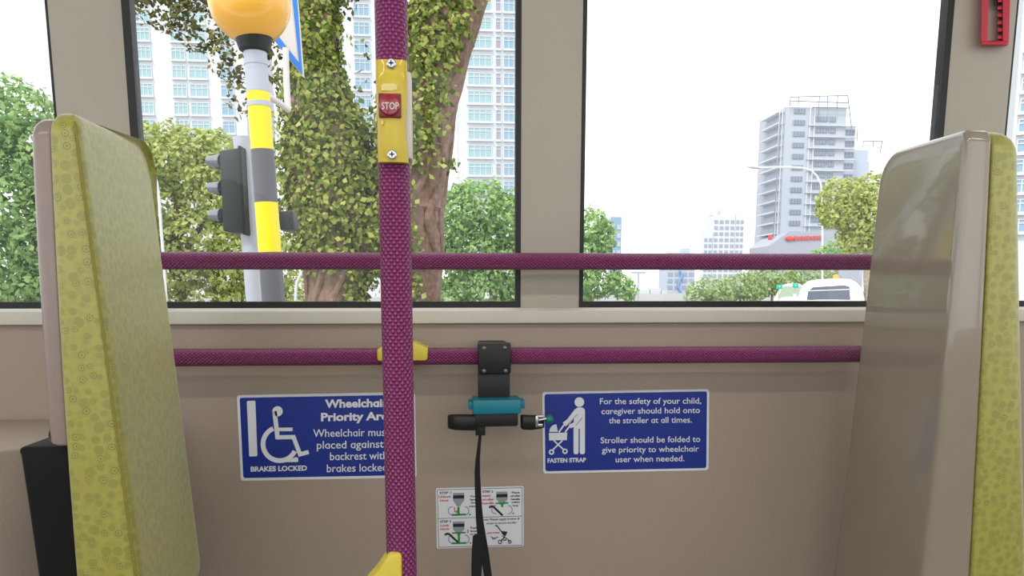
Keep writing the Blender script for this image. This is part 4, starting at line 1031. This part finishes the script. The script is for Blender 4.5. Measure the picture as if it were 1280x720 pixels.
p = at(963, 297, YS_); m.box(p.x - .7, p.x + .7, YS_, YS_ + .3, p.z - .7, p.z + .9, 0, .2)
m.build('sign_letters', mat('red_sign', (216, 84, 88), .5), ot, label='blurred red sign letters')

# ------------------------------------------------------------------ white van and road signs
YV = 24.0; kv = YV / F
vx = lambda x: at(x, 363, YV).x
vz = lambda y: CZ + (363 - y) * kv
van = thing('van', 'white van with orange roof light by the right seat back', 'van', (vx(1039), YV, GZ))
van.rotation_euler = (0, 0, -R(28))
M['van'] = mat('van_white', (240, 238, 228), .25, coat=.5); M['vanglass'] = mat('van_glass', (78, 86, 102), .1)
prof = [(1000, 420), (999, 385), (1001, 370), (1005, 357), (1012, 350), (1026, 347.5), (1048, 347), (1060, 348), (1068, 353), (1074, 361), (1077, 374), (1078, 392), (1078, 420)]
m = MB(); zb = GZ + .25
pts = [(vx(x), vz(y)) for x, y in prof]; pts = [(x, max(z, zb)) for x, z in pts]
def sec(dy, s, dz): c0 = vx(1039); return [Vector((c0 + (x - c0) * s, YV + dy, zb + (z - zb) * dz)) for x, z in pts]
secs = [sec(-.75, .9, .34), sec(-.7, .97, .44), sec(.05, 1, .48), sec(.7, .99, .975), sec(1.0, 1, 1), sec(4.0, 1, 1), sec(4.25, .97, .97)]
n = len(pts); vs = [v for s_ in secs for v in s_]
m.add(vs, [(i * n + j, i * n + (j + 1) % n, (i + 1) * n + (j + 1) % n, (i + 1) * n + j) for i in range(len(secs) - 1) for j in range(n)] + [tuple(range(n))[::-1], tuple(range((len(secs) - 1) * n, len(secs) * n))])
body = m.build('body', M['van'], van, ang=40)
def vq(x, y, dy): return Vector((vx(x), YV + dy, vz(y)))
ztv = vz(347)
def wsp(x, y, out=.012):
    z = CZ + (363 - y) * kv; h = (z - zb) / (ztv - zb); return Vector((vx(x), YV + .05 + (h - .48) / .495 * .65 - out, z))
m = MB(); m.prism([wsp(1012, 374.5), wsp(1013, 364), wsp(1018, 358.5), wsp(1053, 356), wsp(1059, 358), wsp(1060.5, 374.5)], (0, .02, 0)); ws = m.build('windscreen', M['vanglass'], van, label='dark windscreen', smooth=False)
m = MB(); m.tube([wsp(1013, 363.5), wsp(1060, 361.5)], .018, 8); m.build('sun_strip', M['pale'], ws)
for x, s in ((1000, -1), (1078, 1)):
    m = MB(); p = vq(x, 371, .2); m.box(p.x + s * .06 - .05, p.x + s * .06 + .05, p.y - .05, p.y + .05, p.z - .1, p.z + .1, bev=.02); m.build('mirror', M['van'], van)
for x in (vx(1004), vx(1074)):
    for dy in (.2, 3.2):
        m = MB(); m.lathe([(.2, -.1), (.31, -.09), (.32, 0), (.31, .09), (.2, .1)], (x, YV + dy, GZ + .32), 24, axis='X'); m.build('wheel', M['rubber'], van)
m = MB(); p = vq(1043.5, 347, 1.6); m.lathe([(.10, -.03), (.10, .08), (.08, .13), (.04, .145)], p, 20); m.build('roof_light', mat('orange_lens', (245, 165, 40), .2), van, label='orange roof light')
# second vehicle behind, left of the van
YC = 40.0; kc = YC / F
cx_ = lambda x: at(x, 363, YC).x
cz_ = lambda y: CZ + (363 - y) * kc
car = thing('car', 'pale car half hidden left of the white van', 'car', (cx_(990), YC, GZ))
car.rotation_euler = (0, 0, -R(25))
m = MB(); pr_ = [(964, 420), (964, 384), (968, 376), (975, 360), (979, 355.5), (985, 353.5), (997, 353.5), (1002, 356), (1006, 362), (1012, 376), (1016, 385), (1016, 420)]
pts = [(cx_(x), max(cz_(y), GZ + .22)) for x, y in pr_]
c0 = cx_(991); zb = GZ + .22; ztc = cz_(353.5)
secs = [[Vector((c0 + (x - c0) * s, YC + dy, zb + (z - zb) * h)) for x, z in pts] for dy, s, h in ((-.9, .9, .38), (-.8, .97, .46), (.2, 1, .50), (.9, .97, .97), (1.2, .97, 1), (2.6, .97, 1), (3.2, .98, .6), (3.5, .95, .55))]
n = len(pts); m.add([v for s_ in secs for v in s_], [(i * n + j, i * n + (j + 1) % n, (i + 1) * n + (j + 1) % n, (i + 1) * n + j) for i in range(len(secs) - 1) for j in range(n)] + [tuple(range(n))[::-1], tuple(range((len(secs) - 1) * n, len(secs) * n))])
m.build('body', mat('car_pale', (214, 216, 212), .3, .1), car, ang=40)
def csp(x, y, out=.015):
    z = cz_(y); h = (z - zb) / (ztc - zb); return Vector((cx_(x), YC + .2 + (h - .5) / .47 * .7 - out, z))
m = MB(); m.prism([csp(974, 375), csp(977.5, 361), csp(981, 357), csp(1000, 357), csp(1003, 361), csp(1008, 375)], (0, .02, 0)); m.build('windscreen', mat('car_glass', (140, 156, 136), .15), car, label='greenish windscreen', smooth=False)
for x in (cx_(968), cx_(1012)):
    for dy in (0, 2.4):
        m = MB(); m.lathe([(.2, -.09), (.30, -.08), (.31, 0), (.30, .08), (.2, .09)], (x, YC + dy, GZ + .31), 24, axis='X'); m.build('wheel', M['rubber'], car)
M['roadgreen'] = mat('road_sign_green', (40, 190, 160), .5)
for x, y, w, h, lab in ((974.5, 358.5, 8, 5.5, 'left of two small green road signs above the cars'), (994.5, 357, 7.5, 5.5, 'right of two small green road signs above the cars')):
    Y = 34.0 if x < 980 else 33.6; p = at(x, y, Y); k = Y / F
    t = thing('road_sign', lab, 'sign', (p.x, Y, GZ)); m = MB(); m.box(p.x - w * k / 2, p.x + w * k / 2, Y, Y + .02, p.z - h * k / 2, p.z + h * k / 2, bev=.004); m.build('sign_plate', M['roadgreen'], t, label='green plate')
    m = MB(); m.tube([(p.x, Y - .006, p.z - .035), (p.x, Y - .006, p.z + .03)], .012, 6); m.tube([(p.x - .03, Y - .006, p.z + .01), (p.x, Y - .006, p.z + .04), (p.x + .03, Y - .006, p.z + .01)], .009, 6); m.build('arrow', M['white'], t, label='white arrow')
    m = MB(); m.tube([(p.x, Y + .04, GZ), (p.x, Y + .04, p.z)], .02, 8); m.build('post', M['post_grey'], t)
